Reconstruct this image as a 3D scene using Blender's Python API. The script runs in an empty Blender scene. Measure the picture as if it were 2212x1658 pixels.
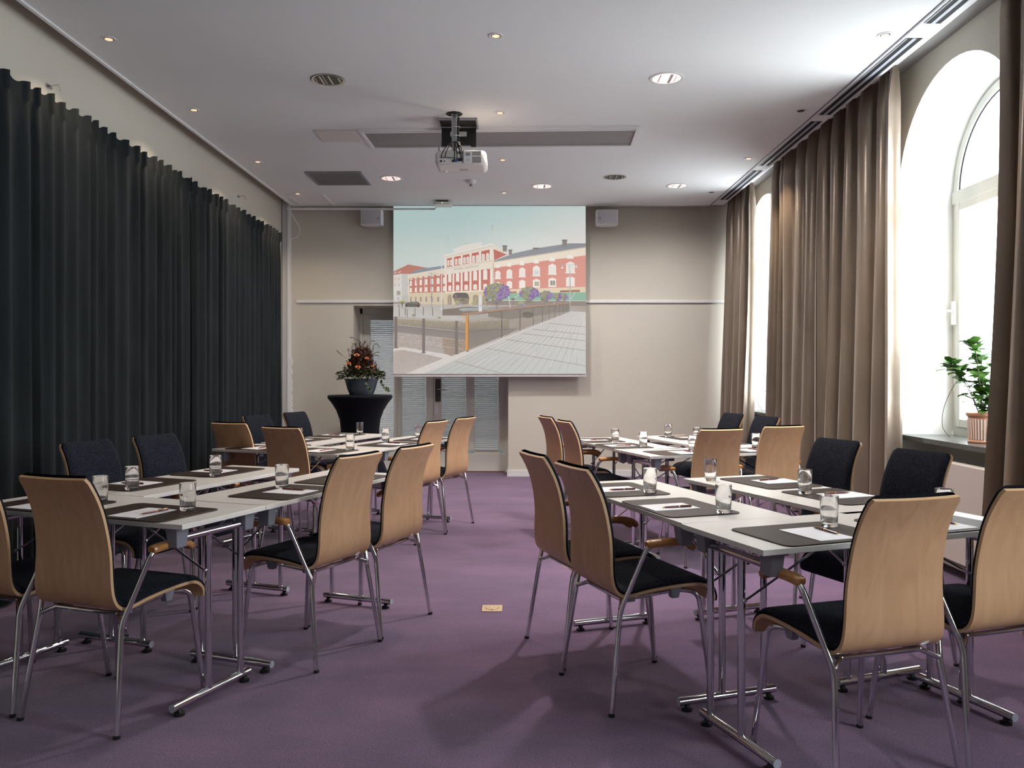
import bpy, math, random
from math import sin, cos, pi, radians, sqrt
from mathutils import Vector, Matrix
random.seed(7)
SC = bpy.context.scene
COL = SC.collection
H = 1.298                     # lens height
TT = 0.740                    # table top height
ZC = 3.41                     # ceiling height
XL, XR, YB, YF = -2.97, 2.85, 10.45, -4.6
XF = 3.27                     # plane of the window frames

# ------------------------------------------------------------------ materials
def s2l(c):
    return tuple((x/12.92 if x <= .04045 else ((x+.055)/1.055)**2.4) for x in c)
def hexc(h):
    return s2l(tuple(int(h[i:i+2], 16)/255 for i in (0, 2, 4)))
def mat(name, col, rough=.5, metal=0., spec=.5, coat=0., sheen=0., trans=0., ior=1.45, emit=None, es=0.):
    m = bpy.data.materials.new(name); m.use_nodes = True
    b = m.node_tree.nodes['Principled BSDF']
    b.inputs['Base Color'].default_value = (*col, 1)
    b.inputs['Roughness'].default_value = rough
    b.inputs['Metallic'].default_value = metal
    b.inputs['Specular IOR Level'].default_value = spec
    b.inputs['Coat Weight'].default_value = coat
    b.inputs['Sheen Weight'].default_value = sheen
    b.inputs['Transmission Weight'].default_value = trans
    b.inputs['IOR'].default_value = ior
    if emit:
        b.inputs['Emission Color'].default_value = (*emit, 1)
        b.inputs['Emission Strength'].default_value = es
    return m
def N(m, t, **kw):
    n = m.node_tree.nodes.new(t)
    for k, v in kw.items(): setattr(n, k, v)
    return n
def noise_mix(m, c1, c2, scale=(1, 1, 1), ns=5., detail=4., lo=.3, hi=.7, bump=0., bscale=None, dist=0., coords='Object', rnd=False):
    nt = m.node_tree; L = nt.links; b = nt.nodes['Principled BSDF']
    tc = N(m, 'ShaderNodeTexCoord'); mp = N(m, 'ShaderNodeMapping')
    mp.inputs['Scale'].default_value = scale
    L.new(tc.outputs[coords], mp.inputs['Vector'])
    if rnd:
        oi = N(m, 'ShaderNodeObjectInfo'); mu = N(m, 'ShaderNodeMath', operation='MULTIPLY')
        mu.inputs[1].default_value = 37.0
        L.new(oi.outputs['Random'], mu.inputs[0]); L.new(mu.outputs[0], mp.inputs['Location'])
    n = N(m, 'ShaderNodeTexNoise'); n.inputs['Scale'].default_value = ns
    n.inputs['Detail'].default_value = detail; n.inputs['Distortion'].default_value = dist
    L.new(mp.outputs[0], n.inputs['Vector'])
    r = N(m, 'ShaderNodeValToRGB')
    r.color_ramp.elements[0].position = lo; r.color_ramp.elements[1].position = hi
    r.color_ramp.elements[0].color = (*c1, 1); r.color_ramp.elements[1].color = (*c2, 1)
    L.new(n.outputs['Fac'], r.inputs[0]); L.new(r.outputs[0], b.inputs['Base Color'])
    if bump:
        bp = N(m, 'ShaderNodeBump'); bp.inputs['Strength'].default_value = bump
        bp.inputs['Distance'].default_value = .002
        if bscale:
            n2 = N(m, 'ShaderNodeTexNoise'); n2.inputs['Scale'].default_value = bscale
            n2.inputs['Detail'].default_value = 2
            L.new(tc.outputs[coords], n2.inputs['Vector']); L.new(n2.outputs['Fac'], bp.inputs['Height'])
        else: L.new(n.outputs['Fac'], bp.inputs['Height'])
        L.new(bp.outputs[0], b.inputs['Normal'])
    return m
M = {}
# beech veneer: broad cathedral figure + fine grain
m = M['beech'] = mat('beech_veneer', (.56, .36, .21), .38, spec=.4)
noise_mix(m, (.49, .288, .156), (.57, .345, .194), (6, 6, 1.0), 2.2, 4, .30, .70, dist=2.2, rnd=True)
M['ply'] = mat('beech_ply_edge', (.62, .40, .22), .45)
m = M['armwood'] = mat('oiled_arm_wood', (.50, .24, .08), .25, coat=.4)
noise_mix(m, (.42, .19, .06), (.58, .29, .10), (30, 6, 30), 3, 3)
m = M['fabric'] = mat('charcoal_wool', (.02, .022, .03), .95, spec=.06, sheen=.03)
noise_mix(m, (.005, .0057, .009), (.046, .052, .074), (1, 1, 1), 380, 2, .45, .70, bump=.5)
M['chrome'] = mat('polished_chrome', (.72, .72, .74), .07, 1.)
M['steel'] = mat('steel_reflector', (.6, .6, .6), .12, 1.)
m = M['top'] = mat('white_laminate', (.74, .71, .67), .32, spec=.45)
M['gplast'] = mat('grey_plastic', (.23, .235, .27), .45)
M['bplast'] = mat('black_plastic', (.012, .012, .013), .4)
M['capgrey'] = mat('pale_end_cap', (.40, .43, .50), .4)
m = M['leather'] = mat('dark_brown_leather', (.03, .024, .021), .45, spec=.2)
noise_mix(m, (.028, .017, .013), (.044, .028, .022), ns=60, bump=.25, bscale=350)
M['stitch'] = mat('stitch', (.11, .085, .07), .7)
M['paper'] = mat('paper', (.80, .79, .82), .6)
M['pen'] = mat('burgundy_lacquer', (.13, .018, .028), .22, coat=.5)
M['gold'] = mat('gold_metal', (.8, .55, .22), .2, 1.)
M['glass'] = mat('drinking_glass', (1, 1, 1), 0., trans=1., ior=1.42)
def clear(m, k):
    nt = m.node_tree; o = nt.nodes['Material Output']; t = nt.nodes.new('ShaderNodeBsdfTransparent'); x = nt.nodes.new('ShaderNodeMixShader'); x.inputs[0].default_value = k
    t.inputs[0].default_value = (1, 1, 1, 1)
    nt.links.new(t.outputs[0], x.inputs[1]); nt.links.new(nt.nodes['Principled BSDF'].outputs[0], x.inputs[2]); nt.links.new(x.outputs[0], o.inputs[0])
clear(M['glass'], .93)
m = M['carpet'] = mat('purple_carpet', (.14, .08, .15), .97, spec=.05, sheen=.25)
def carpet(m):
    nt = m.node_tree; L = nt.links; b = nt.nodes['Principled BSDF']
    tc = N(m, 'ShaderNodeTexCoord')
    n1 = N(m, 'ShaderNodeTexNoise'); n1.inputs['Scale'].default_value = 1.6; n1.inputs['Detail'].default_value = 6; n1.inputs['Roughness'].default_value = .65
    n2 = N(m, 'ShaderNodeTexNoise'); n2.inputs['Scale'].default_value = 190; n2.inputs['Detail'].default_value = 3
    mp = N(m, 'ShaderNodeMapping'); mp.inputs['Scale'].default_value = (.8, 1.8, 1)
    L.new(tc.outputs['Object'], mp.inputs[0]); L.new(mp.outputs[0], n1.inputs['Vector']); L.new(tc.outputs['Object'], n2.inputs['Vector'])
    r1 = N(m, 'ShaderNodeValToRGB'); e = r1.color_ramp.elements
    e[0].position = .3; e[0].color = (.112, .070, .134, 1); e[1].position = .7; e[1].color = (.188, .108, .195, 1)
    r2 = N(m, 'ShaderNodeValToRGB'); e = r2.color_ramp.elements
    e[0].position = .34; e[0].color = (.55, .55, .57, 1); e[1].position = .66; e[1].color = (1.28, 1.28, 1.28, 1)
    L.new(n1.outputs['Fac'], r1.inputs[0]); L.new(n2.outputs['Fac'], r2.inputs[0])
    mx = N(m, 'ShaderNodeMix', data_type='RGBA', blend_type='MULTIPLY'); mx.inputs['Factor'].default_value = 1
    L.new(r1.outputs[0], mx.inputs['A']); L.new(r2.outputs[0], mx.inputs['B']); L.new(mx.outputs['Result'], b.inputs['Base Color'])
    bp = N(m, 'ShaderNodeBump'); bp.inputs['Strength'].default_value = .7; bp.inputs['Distance'].default_value = .004
    L.new(n2.outputs['Fac'], bp.inputs['Height']); L.new(bp.outputs[0], b.inputs['Normal'])
carpet(m)
m = M['wall'] = mat('painted_wall', (.56, .53, .46), .8, spec=.2)
noise_mix(m, (.575, .545, .475), (.605, .575, .50), ns=1.2, bump=.06, bscale=90)
m = M['ceil'] = mat('ceiling_paint', (.66, .64, .66), .85, spec=.15)
noise_mix(m, (.755, .775, .78), (.795, .815, .815), ns=.8, bump=.04, bscale=60)
M['white'] = mat('white_paint', (.74, .74, .75), .45)
M['reveal'] = mat('white_plaster', (.86, .87, .86), .8)
M['frame'] = mat('window_frame_paint', (.66, .68, .62), .4)
M['doorp'] = mat('door_paint', (.70, .69, .61), .5)
m = M['velvet'] = mat('dark_velvet', (.016, .020, .020), .9, spec=.1, sheen=.15)
m.node_tree.nodes['Principled BSDF'].inputs['Sheen Roughness'].default_value = .4
m.node_tree.nodes['Principled BSDF'].inputs['Sheen Tint'].default_value = (.5, .58, .62, 1)
noise_mix(m, (.016, .0195, .021), (.024, .0285, .031), (1, 1, .3), 6, 3)
m.node_tree.nodes['Principled BSDF'].inputs['Sheen Weight'].default_value = .12
m = M['satin'] = mat('taupe_satin', (.23, .17, .135), .33, metal=.4, spec=.6, sheen=.2)
noise_mix(m, (.205, .158, .118), (.275, .215, .165), (1, 1, .25), 8, 4, bump=1., bscale=9)
m = M['granite'] = mat('grey_stone_sill', (.16, .17, .16), .22)
noise_mix(m, (.055, .058, .056), (.12, .125, .12), ns=60, detail=5)
M['dark'] = mat('black_void', (.01, .01, .01), .8)
M['socket'] = mat('brass_plate', (.50, .36, .22), .45, .35)
M['rad'] = mat('radiator_enamel', (.56, .50, .45), .4)
M['blackcloth'] = mat('black_stretch_cloth', (.004, .0045, .009), .8, spec=.15, sheen=.05)
m = M['bowl'] = mat('blue_grey_ceramic', (.085, .10, .135), .6)
noise_mix(m, (.07, .085, .115), (.11, .125, .16), ns=12)
m = M['pot'] = mat('terracotta_ribbed', (.45, .22, .13), .35, coat=.3)
M['potw'] = mat('pot_white_rib', (.80, .74, .68), .35)
m = M['leaf'] = mat('green_leaf', (.10, .24, .05), .45, spec=.25)
noise_mix(m, (.035, .12, .015), (.12, .26, .05), ns=11)
M['stem'] = mat('stem_brown', (.10, .075, .05), .7)
m = M['dleaf'] = mat('dark_foliage', (.03, .05, .02), .6)
noise_mix(m, (.018, .038, .012), (.085, .13, .04), ns=25)
m = M['rleaf'] = mat('burgundy_foliage', (.06, .02, .02), .6)
noise_mix(m, (.028, .010, .010), (.14, .055, .03), ns=30)
M['peach'] = mat('peach_petal', (.78, .33, .17), .7)
M['pink'] = mat('dusky_pink_petal', (.25, .08, .10), .7)
M['projw'] = mat('white_projector_shell', (.72, .70, .68), .4)
M['mesh'] = mat('grey_mesh', (.26, .25, .25), .6)
M['spk'] = mat('speaker_grille', (.52, .51, .55), .6)
M['lampon'] = mat('warm_lamp', (1, .8, .6), .4, emit=(1., .58, .34), es=.48)
M['lampbig'] = mat('lit_reflector', (.9, .8, .76), .3, emit=(1., .80, .72), es=.34)
M['lampoff'] = mat('unlit_lamp', (.02, .02, .02), .3)
M['led'] = mat('green_led', (.2, .8, .3), .4, emit=(.4, 1, .4), es=2.)
M['label'] = mat('printed_label', (.45, .45, .45), .5)
M['cable'] = mat('black_cable', (.01, .01, .012), .5)
M['blue'] = mat('blue_plug', (.03, .10, .45), .5)
M['corr'] = mat('corridor_box_paint', (.55, .56, .56), .8)

# thin window pane: mostly transparent, a little reflection
def thinglass(name, tint=(1, 1, 1), refl=.06):
    m = bpy.data.materials.new(name); m.use_nodes = True; nt = m.node_tree; nt.nodes.clear()
    o = nt.nodes.new('ShaderNodeOutputMaterial'); t = nt.nodes.new('ShaderNodeBsdfTransparent'); g = nt.nodes.new('ShaderNodeBsdfGlossy')
    t.inputs[0].default_value = (*tint, 1); g.inputs['Roughness'].default_value = .02
    x = nt.nodes.new('ShaderNodeMixShader'); x.inputs[0].default_value = refl
    nt.links.new(t.outputs[0], x.inputs[1]); nt.links.new(g.outputs[0], x.inputs[2]); nt.links.new(x.outputs[0], o.inputs[0])
    return m
M['pane'] = thinglass('window_pane')
def rippled():
    m = mat('rippled_glass', (.88, .90, .92), .25, trans=1., ior=1.3)
    nt = m.node_tree; tc = N(m, 'ShaderNodeTexCoord'); mp = N(m, 'ShaderNodeMapping'); mp.inputs['Scale'].default_value = (60, 1, 9)
    n = N(m, 'ShaderNodeTexNoise'); n.inputs['Scale'].default_value = 1.5
    bp = N(m, 'ShaderNodeBump'); bp.inputs['Strength'].default_value = 1.; bp.inputs['Distance'].default_value = .02
    L = nt.links; L.new(tc.outputs['Object'], mp.inputs[0]); L.new(mp.outputs[0], n.inputs['Vector'])
    L.new(n.outputs['Fac'], bp.inputs['Height']); L.new(bp.outputs[0], nt.nodes['Principled BSDF'].inputs['Normal'])
    return m
M['ripple'] = rippled()

# ------------------------------------------------------------------ mesh builder
class MB:
    def __init__(s): s.v = []; s.f = []; s.mi = []; s.cur = 0
    def add(s, vs, fs):
        b = len(s.v); s.v += [tuple(p) for p in vs]
        for f in fs: s.f.append([b+i for i in f]); s.mi.append(s.cur)
    def box(s, x0, x1, y0, y1, z0, z1):
        s.add([(x0, y0, z0), (x1, y0, z0), (x1, y1, z0), (x0, y1, z0), (x0, y0, z1), (x1, y0, z1), (x1, y1, z1), (x0, y1, z1)],
              [(3, 2, 1, 0), (4, 5, 6, 7), (0, 1, 5, 4), (1, 2, 6, 5), (2, 3, 7, 6), (3, 0, 4, 7)]); return s
    def taper(s, c0, s0, c1, s1):   # box between two rectangles at different heights
        v = []
        for c, q in ((c0, s0), (c1, s1)):
            for a, b in ((-1, -1), (1, -1), (1, 1), (-1, 1)): v.append((c[0]+a*q[0]/2, c[1]+b*q[1]/2, c[2]))
        s.add(v, [(3, 2, 1, 0), (4, 5, 6, 7), (0, 1, 5, 4), (1, 2, 6, 5), (2, 3, 7, 6), (3, 0, 4, 7)]); return s
    def poly(s, pts): s.add(pts, [tuple(range(len(pts)))]); return s
    def tube(s, path, r, n=12, caps=True):
        P = [Vector(p) for p in path]; k = len(P)
        R = r if isinstance(r, (list, tuple)) else [r]*k
        T = []
        for i in range(k):
            a = P[min(i+1, k-1)]-P[max(i-1, 0)]; T.append(a.normalized())
        u = T[0].orthogonal().normalized(); vs = []
        for i in range(k):
            u = (u-T[i]*u.dot(T[i])).normalized(); w = T[i].cross(u)
            for j in range(n):
                a = 2*pi*j/n; vs.append(P[i]+(u*cos(a)+w*sin(a))*R[i])
        fs = []
        for i in range(k-1):
            for j in range(n):
                fs.append((i*n+j, i*n+(j+1) % n, (i+1)*n+(j+1) % n, (i+1)*n+j))
        if caps: fs.append(tuple(reversed(range(n)))); fs.append(tuple(range((k-1)*n, k*n)))
        s.add(vs, fs); return s
    def lathe(s, prof, n=32, c=(0, 0, 0), mod=None):
        vs = []; k = len(prof)
        for i, (r, z) in enumerate(prof):
            for j in range(n):
                a = 2*pi*j/n; q = r*(mod(i, a) if mod else 1); vs.append((c[0]+q*cos(a), c[1]+q*sin(a), c[2]+z))
        fs = [(i*n+j, i*n+(j+1) % n, (i+1)*n+(j+1) % n, (i+1)*n+j) for i in range(k-1) for j in range(n)]
        if prof[0][0] > 1e-6: fs.append(tuple(reversed(range(n))))
        if prof[-1][0] > 1e-6: fs.append(tuple(range((k-1)*n, k*n)))
        s.add(vs, fs); return s
    def grid(s, rows, close=False):
        nr, nc = len(rows), len(rows[0]); b = [p for r in rows for p in r]
        fs = [(i*nc+j, i*nc+j+1, (i+1)*nc+j+1, (i+1)*nc+j) for i in range(nr-1) for j in range(nc-1)]
        s.add(b, fs); return s
    def sphere(s, c, r, n=10, sz=1.):
        prof = [(max(r*sin(pi*i/n), 1e-7), -r*cos(pi*i/n)*sz) for i in range(n+1)]
        return s.lathe(prof, n+2, c)
    def leaf(s, c, d, up, l, w, fold=.15):
        d = Vector(d).normalized(); up = Vector(up); up = (up-d*up.dot(d)); up = up.normalized() if up.length > 1e-4 else d.orthogonal()
        sd = d.cross(up); c = Vector(c); v = [c]; 
        for t, q in ((.25, .8), (.55, 1.), (.82, .65)):
            v += [c+d*l*t+sd*w*q/2+up*w*fold, c+d*l*t-up*w*.0, c+d*l*t-sd*w*q/2+up*w*fold]
        v.append(c+d*l-up*l*.06)
        s.add(v, [(0, 1, 2), (0, 2, 3), (1, 4, 5, 2), (2, 5, 6, 3), (4, 7, 8, 5), (5, 8, 9, 6), (7, 10, 8), (8, 10, 9)]); return s
    def build(s, name, mats, parent=None, smooth=35, bevel=0, loc=None):
        me = bpy.data.meshes.new(name); me.from_pydata(s.v, [], s.f)
        if not isinstance(mats, (list, tuple)): mats = [mats]
        for m_ in mats: me.materials.append(m_)
        me.polygons.foreach_set('material_index', s.mi)
        if smooth:
            me.polygons.foreach_set('use_smooth', [True]*len(me.polygons))
            me.update(); me.set_sharp_from_angle(angle=radians(smooth))
        me.update()
        o = bpy.data.objects.new(name, me); COL.objects.link(o)
        if parent: o.parent = parent
        if loc: o.location = loc
        if bevel:
            b = o.modifiers.new('bevel', 'BEVEL'); b.width = bevel; b.segments = 2; b.limit_method = 'ANGLE'
            b.harden_normals = False
        return o
def fillet(pts, r, seg=6):
    P = [Vector(p) for p in pts]; out = [P[0]]
    for i in range(1, len(P)-1):
        a, b, c = P[i-1], P[i], P[i+1]; u = (a-b); w = (c-b)
        rr = r[i-1] if isinstance(r, (list, tuple)) else r
        q = min(rr, u.length*.49, w.length*.49); A = b+u.normalized()*q; C = b+w.normalized()*q
        for k in range(seg+1):
            t = k/seg; out.append(A*(1-t)**2+b*2*t*(1-t)+C*t*t)
    out.append(P[-1]); return out
def catmull(pts, per=6):
    P = [Vector(p) for p in pts]; P = [P[0]*2-P[1]]+P+[P[-1]*2-P[-2]]; out = []
    for i in range(1, len(P)-2):
        for k in range(per):
            t = k/per; a, b, c, d = P[i-1:i+3]
            out.append(.5*((2*b)+(c-a)*t+(2*a-5*b+4*c-d)*t*t+(3*b-a-3*c+d)*t**3))
    out.append(P[-2]); return out
def empty(name, loc=(0, 0, 0), rz=0):
    o = bpy.data.objects.new(name, None); COL.objects.link(o); o.location = loc; o.rotation_euler = (0, 0, rz)
    o.empty_display_size = .1; return o
def tag(o, label=None, cat=None, group=None, kind=None):
    if label: o['label'] = label
    if cat: o['category'] = cat
    if group: o['group'] = group
    if kind: o['kind'] = kind
    return o
def struct(o): o['kind'] = 'structure'; return o
def copy_tree(o, parent=None):
    c = o.copy(); COL.objects.link(c)
    if parent: c.parent = parent
    for ch in list(o.children): copy_tree(ch, c)
    return c

# ------------------------------------------------------------------ room shell
b = MB(); b.poly([(XL, YF, 0), (XR, YF, 0), (XR, YB, 0), (XL, YB, 0)])
b.poly([(XR, YF, 0), (3.1, YF, 0), (3.1, YB, 0), (XR, YB, 0)]); b.poly([(-2.08, YB, 0), (-.11, YB, 0), (-.11, 11.02, 0), (-2.08, 11.02, 0)])
struct(b.build('floor', M['carpet'], smooth=0))
struct(MB().box(-2.79, 2.42, YF, 10.25, ZC, ZC+.05).build('ceiling', M['ceil'], smooth=0))
tr = MB()                                                         # upper slab over the shadow gaps
tr.box(XL-.1, 3.3, YF, 10.5, 3.62, 3.68); struct(tr.build('ceiling', M['wall'], smooth=0))
struct(MB().box(2.42, 2.58, YF, 10.25, ZC+.0, ZC+.11).build('trim_1', M['ceil'], smooth=0))
struct(MB().box(-2.815, -2.79, YF, 10.265, ZC-.012, ZC+.055).box(-2.79, 2.42, 10.25, 10.265, ZC-.012, ZC+.055).build('trim_2', M['white'], smooth=0))
struct(MB().box(2.412, 2.424, YF, 10.25, ZC-.006, ZC+.001).build('trim_3', M['gplast'], smooth=0))
struct(MB().box(2.58, XR+.0, YF, 10.45, 3.518, 3.56).build('trim_4', mat('cove_grey', (.30, .29, .29), .8), smooth=0))  # top of the curtain recess, darker grey than the main ceiling
struct(MB().box(XL-.1, XL, YF, YB+.6, 0, 3.66).build('wall_left', M['wall'], smooth=0))
struct(MB().box(XL-.1, 3.4, YF-.1, YF, 0, 3.66).build('wall_front', M['wall'], smooth=0))
# back wall with the door recess
DX0, DX1, DZ, DY = -2.08, -.11, 2.17, 11.0
b = MB()
b.box(XL, DX0, YB, DY+.1, 0, 3.66).box(DX1, 3.2, YB, DY+.1, 0, 3.66).box(DX0, DX1, YB, DY+.1, DZ, 3.66)
struct(b.build('wall_back', M['wall'], smooth=0))
struct(MB().box(-2.80, -1.565, YB-.022, YB, 2.205, 2.24).box(.87, XR-.15, YB-.022, YB, 2.205, 2.24).build('trim_5', M['white'], smooth=0, bevel=.003))
struct(MB().box(DX1-.001, XR, YB-.014, YB, 0, .077).box(DX1-.014, DX1, YB-.014, DY-.1, 0, .077).box(XL, DX0, YB-.014, YB, 0, .077).build('baseboard_back', M['white'], smooth=0))
struct(MB().box(XL, XL+.014, YF, YB-.014, 0, .077).build('baseboard_left', M['white'], smooth=0))
# right wall with arched windows
WZ0, WZS, WR = .854, 2.60, .76
WINS = [(9.46, 2), (5.37, 1), (1.28, 3)]
b = MB(); ys = [YB]
def arch(yc, n=28, r=WR): return [(yc-r*cos(pi*i/n), WZS+r*sin(pi*i/n)) for i in range(n+1)]
edges = [YF]+[e for yc in sorted(w[0] for w in WINS) for e in (yc-WR, yc+WR)]+[YB]
for i in range(0, len(edges), 2):
    y0, y1 = edges[i], edges[i+1]
    b.poly([(XR, y0, 0), (XR, y1, 0), (XR, y1, 3.62), (XR, y0, 3.62)])
for yc, n in WINS:
    A = arch(yc)
    for (ya, za), (yb2, zb) in zip(A, A[1:]): b.poly([(XR, ya, za), (XR, yb2, zb), (XR, yb2, 3.62), (XR, ya, 3.62)])
struct(b.build('wall_right', M['wall'], smooth=0))
for yc, n in WINS:
    rv = WR-.11*0
    A = arch(yc); Ai = arch(yc, r=WR-.09)
    w = MB()
    pts = [(yc-WR, 0)]+A+[(yc+WR, 0)]; pin = [(yc-WR+.09, 0)]+Ai+[(yc+WR-.09, 0)]
    w.grid([[(XR, p[0], p[1]) for p in pts], [(XF, p[0], p[1]) for p in pin]])
    w.poly([(3.1, yc-WR, 0), (3.1, yc+WR, 0), (3.1, yc+WR, WZ0), (3.1, yc-WR, WZ0)])
    win = struct(w.build('window_%d' % n, M['reveal'], smooth=40))
    # frame: outer arch frame, transom, sash
    fr = MB(); r0, r1 = WR-.09, WR-.145
    O = [(yc-r0, WZ0)]+arch(yc, r=r0)+[(yc+r0, WZ0)]; I = [(yc-r1, WZ0)]+arch(yc, r=r1)+[(yc+r1, WZ0)]
    for x0 in (XF-.06,):
        fr.grid([[(x0+.06, p[0], p[1]) for p in O], [(x0, p[0], p[1]) for p in O], [(x0, p[0], p[1]) for p in I], [(x0+.06, p[0], p[1]) for p in I]])
    fr.box(XF-.07, XF, yc-r0, yc+r0, WZS-.06, WZS+.03)
    fr.box(XF-.06, XF, yc-r1, yc+r1, WZ0, WZ0+.06)
    fr.build('window_frame', M['frame'], win, smooth=40)
    sh = MB()
    sh.box(XF-.075, XF-.02, yc-r1, yc-r1+.055, WZ0+.06, WZS-.06).box(XF-.075, XF-.02, yc+r1-.055, yc+r1, WZ0+.06, WZS-.06)
    sh.box(XF-.075, XF-.02, yc-r1+.055, yc+r1-.055, WZS-.12, WZS-.06).box(XF-.075, XF-.02, yc-r1+.055, yc+r1-.055, WZ0+.06, WZ0+.12)
    sh.build('window_sash', M['frame'], win, smooth=0, bevel=.004)
    pn = MB(); pn.poly([(XF-.04, yc-r1+.05, WZ0+.11), (XF-.04, yc+r1-.05, WZ0+.11), (XF-.04, yc+r1-.05, WZS-.11), (XF-.04, yc-r1+.05, WZS-.11)])
    pn.build('pane', M['pane'], win, smooth=0)
    pn = MB(); pn.poly([(XF-.03, p[0], p[1]) for p in arch(yc, r=r1+.01)]); pn.build('pane', M['pane'], win, smooth=0)
    g = MB(); 
    for q in (r1-.012,):
        B1 = arch(yc, r=q); g.tube([(XF-.05, p[0], p[1]) for p in B1], .006, 6)
    g.build('glazing_seal', M['bplast'], win)
    hd = MB().box(XF-.095, XF-.06, yc+r0-.075, yc+r0-.035, 1.66, 1.83)
    hd.tube([(XF-.09, yc+r0-.055, 1.76), (XF-.15, yc+r0-.055, 1.76), (XF-.16, yc+r0-.02, 1.63)], [.011, .011, .008], 8)
    hd.build('window_handle', M['white'], win)
    struct(MB().box(XR-.015, XF-.05, yc-WR+.002, yc+WR-.002, WZ0-.035, WZ0).build('trim_%d' % (10+n), M['granite'], smooth=0, bevel=.003))
# ------------------------------------------------------------------ glazed doors in the recess
struct(MB().box(DX0, DX0+.03, DY-.10, DY, 0, DZ).box(DX1-.05, DX1, DY-.10, DY, 0, DZ).box(DX0, DX1, DY-.10, DY, DZ-.07, DZ).build('trim_6', M['doorp'], smooth=0))
YD = 10.95
def leaf_door(n, x0, x1, pans, handle):
    d = MB(); xs = [x0]+[q for p in pans for q in p]+[x1]
    for i in range(0, len(xs), 2): d.box(xs[i], xs[i+1], YD-.02, YD+.03, .29, 2.10)
    for p in pans:
        d.box(p[0], p[1], YD-.02, YD+.03, 2.035, 2.10); d.box(p[0], p[1], YD-.02, YD+.03, .24, .287)
    root = struct(d.build('door_%d' % n, M['doorp'], smooth=0))
    k = MB().box(x0, x1, YD-.03, YD+.02, .012, .24)
    for q in range(5):
        k.sphere((x0+.06+q*(x1-x0-.12)/4, YD-.03, .03), .004, 5); k.sphere((x0+.06+q*(x1-x0-.12)/4, YD-.03, .215), .004, 5)
    k.build('kick_plate', mat('door_kick', (.72, .70, .64), .5), root)
    md = MB()
    for q in (x0+.012, x1-.012, (pans[0][1]+pans[1][0])/2): md.box(q-.006, q+.006, YD-.028, YD-.018, .26, 2.10)
    md.build('moulding', M['doorp'], root, smooth=0)
    for p in pans:
        MB().box(p[0], p[1], YD+.004, YD+.010, .287, 2.035).build('pane', M['ripple'], root, smooth=0)
        s = MB()
        z = 2.02
        while z > .30:
            s.add([(p[0]+.008, YD-.034, z-.0065), (p[1]-.008, YD-.034, z-.0065), (p[1]-.008, YD-.024, z+.004), (p[0]+.008, YD-.024, z+.004)], [(0, 1, 2, 3)]); z -= .0255
        s.box(p[0]+.004, p[1]-.004, YD-.04, YD-.02, 2.02, 2.036)
        for q in (p[0]+.018, p[1]-.018): s.tube([(q, YD-.036, .29), (q, YD-.036, 2.03)], .0015, 4)
        s.box(p[0]+.008, p[1]-.008, YD-.036, YD-.022, .288, .296)
        s.build('venetian_blind', M['white'], root, smooth=0)
    if handle:
        h = MB().box(-1.085, -1.012, YD-.035, YD-.02, .935, 1.235); hp = h.build('handle_plate', M['gplast'], root, bevel=.003)
        hp.data.materials[0] = mat('aged_bronze', (.10, .09, .085), .35, .7)
        MB().tube(fillet([(-1.048, YD-.03, 1.10), (-1.048, YD-.085, 1.10), (-.92, YD-.085, 1.095)], .02), .008, 8).build('door_handle', M['steel'], root)
        MB().tube([(-1.045, YD-.04, 1.0), (-1.045, YD-.03, 1.0)], .009, 10).build('lock_cylinder', M['steel'], root)
        t_ = MB().poly([(-1.095, YD-.0255, .77), (-1.04, YD-.0255, .76), (-1.05, YD-.0255, .88), (-1.08, YD-.0255, .91)]).build('torn_sticker', M['paper'], root, smooth=0)
    return root
leaf_door(1, -2.05, -1.112, [(-1.954, -1.633), (-1.534, -1.207)], False)
leaf_door(2, -1.108, -.16, [(-1.003, -.676), (-.565, -.244)], True)
struct(MB().box(-2.08, -.11, 10.93, 10.99, 0, .012).build('trim_7', M['armwood'], smooth=0))
b = MB(); b.box(-3.2, .8, 13.0, 13.1, 0, 2.8).box(-3.3, -3.2, 11.1, 13.0, 0, 2.8).box(.8, .9, 11.1, 13.0, 0, 2.8).box(-3.2, .8, 11.1, 13, 2.8, 2.9).box(-3.2, .8, 11.1, 13, -.05, 0)  # closed box added behind the doors to hold back the world light
struct(b.build('wall_added_corridor', M['corr'], smooth=0))

# white duct column, outlet strip in the back left corner
struct(MB().box(-2.96, -2.895, YB-.09, YB, .08, 3.5).build('trim_8', mat('duct_grey', (.55, .54, .55), .6), smooth=0))
struct(MB().box(-2.895, -2.868, YB-.10, YB, .08, 3.5).build('trim_9', M['white'], smooth=0, bevel=.003))
o = empty('socket_strip', (-2.868, YB-.06, 0))
MB().box(0, .012, -.03, .03, .76, 1.52).build('back_plate', M['white'], o, smooth=0, bevel=.002)
for i, z in enumerate((1.45, 1.33, 1.20, 1.11, 1.01, .92)):
    MB().box(.012, .026, -.022, .022, z-.035, z+.035).build('socket', M['white'], o, smooth=0, bevel=.003)
for z in (.83, .71):
    q = MB(); q.add([(.012, -.02, z+.04), (.012, .02, z+.04), (.012, .02, z-.03), (.012, -.02, z-.03), (.045, -.02, z-.02), (.045, .02, z-.02)], [(0, 1, 5, 4), (4, 5, 2, 3), (0, 4, 3), (1, 2, 5)])
    q.build('angled_outlet', M['white'], o, smooth=0)
tag(o, 'white strip of sockets and outlets on the corner duct beside the dark curtain', 'socket strip')
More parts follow.
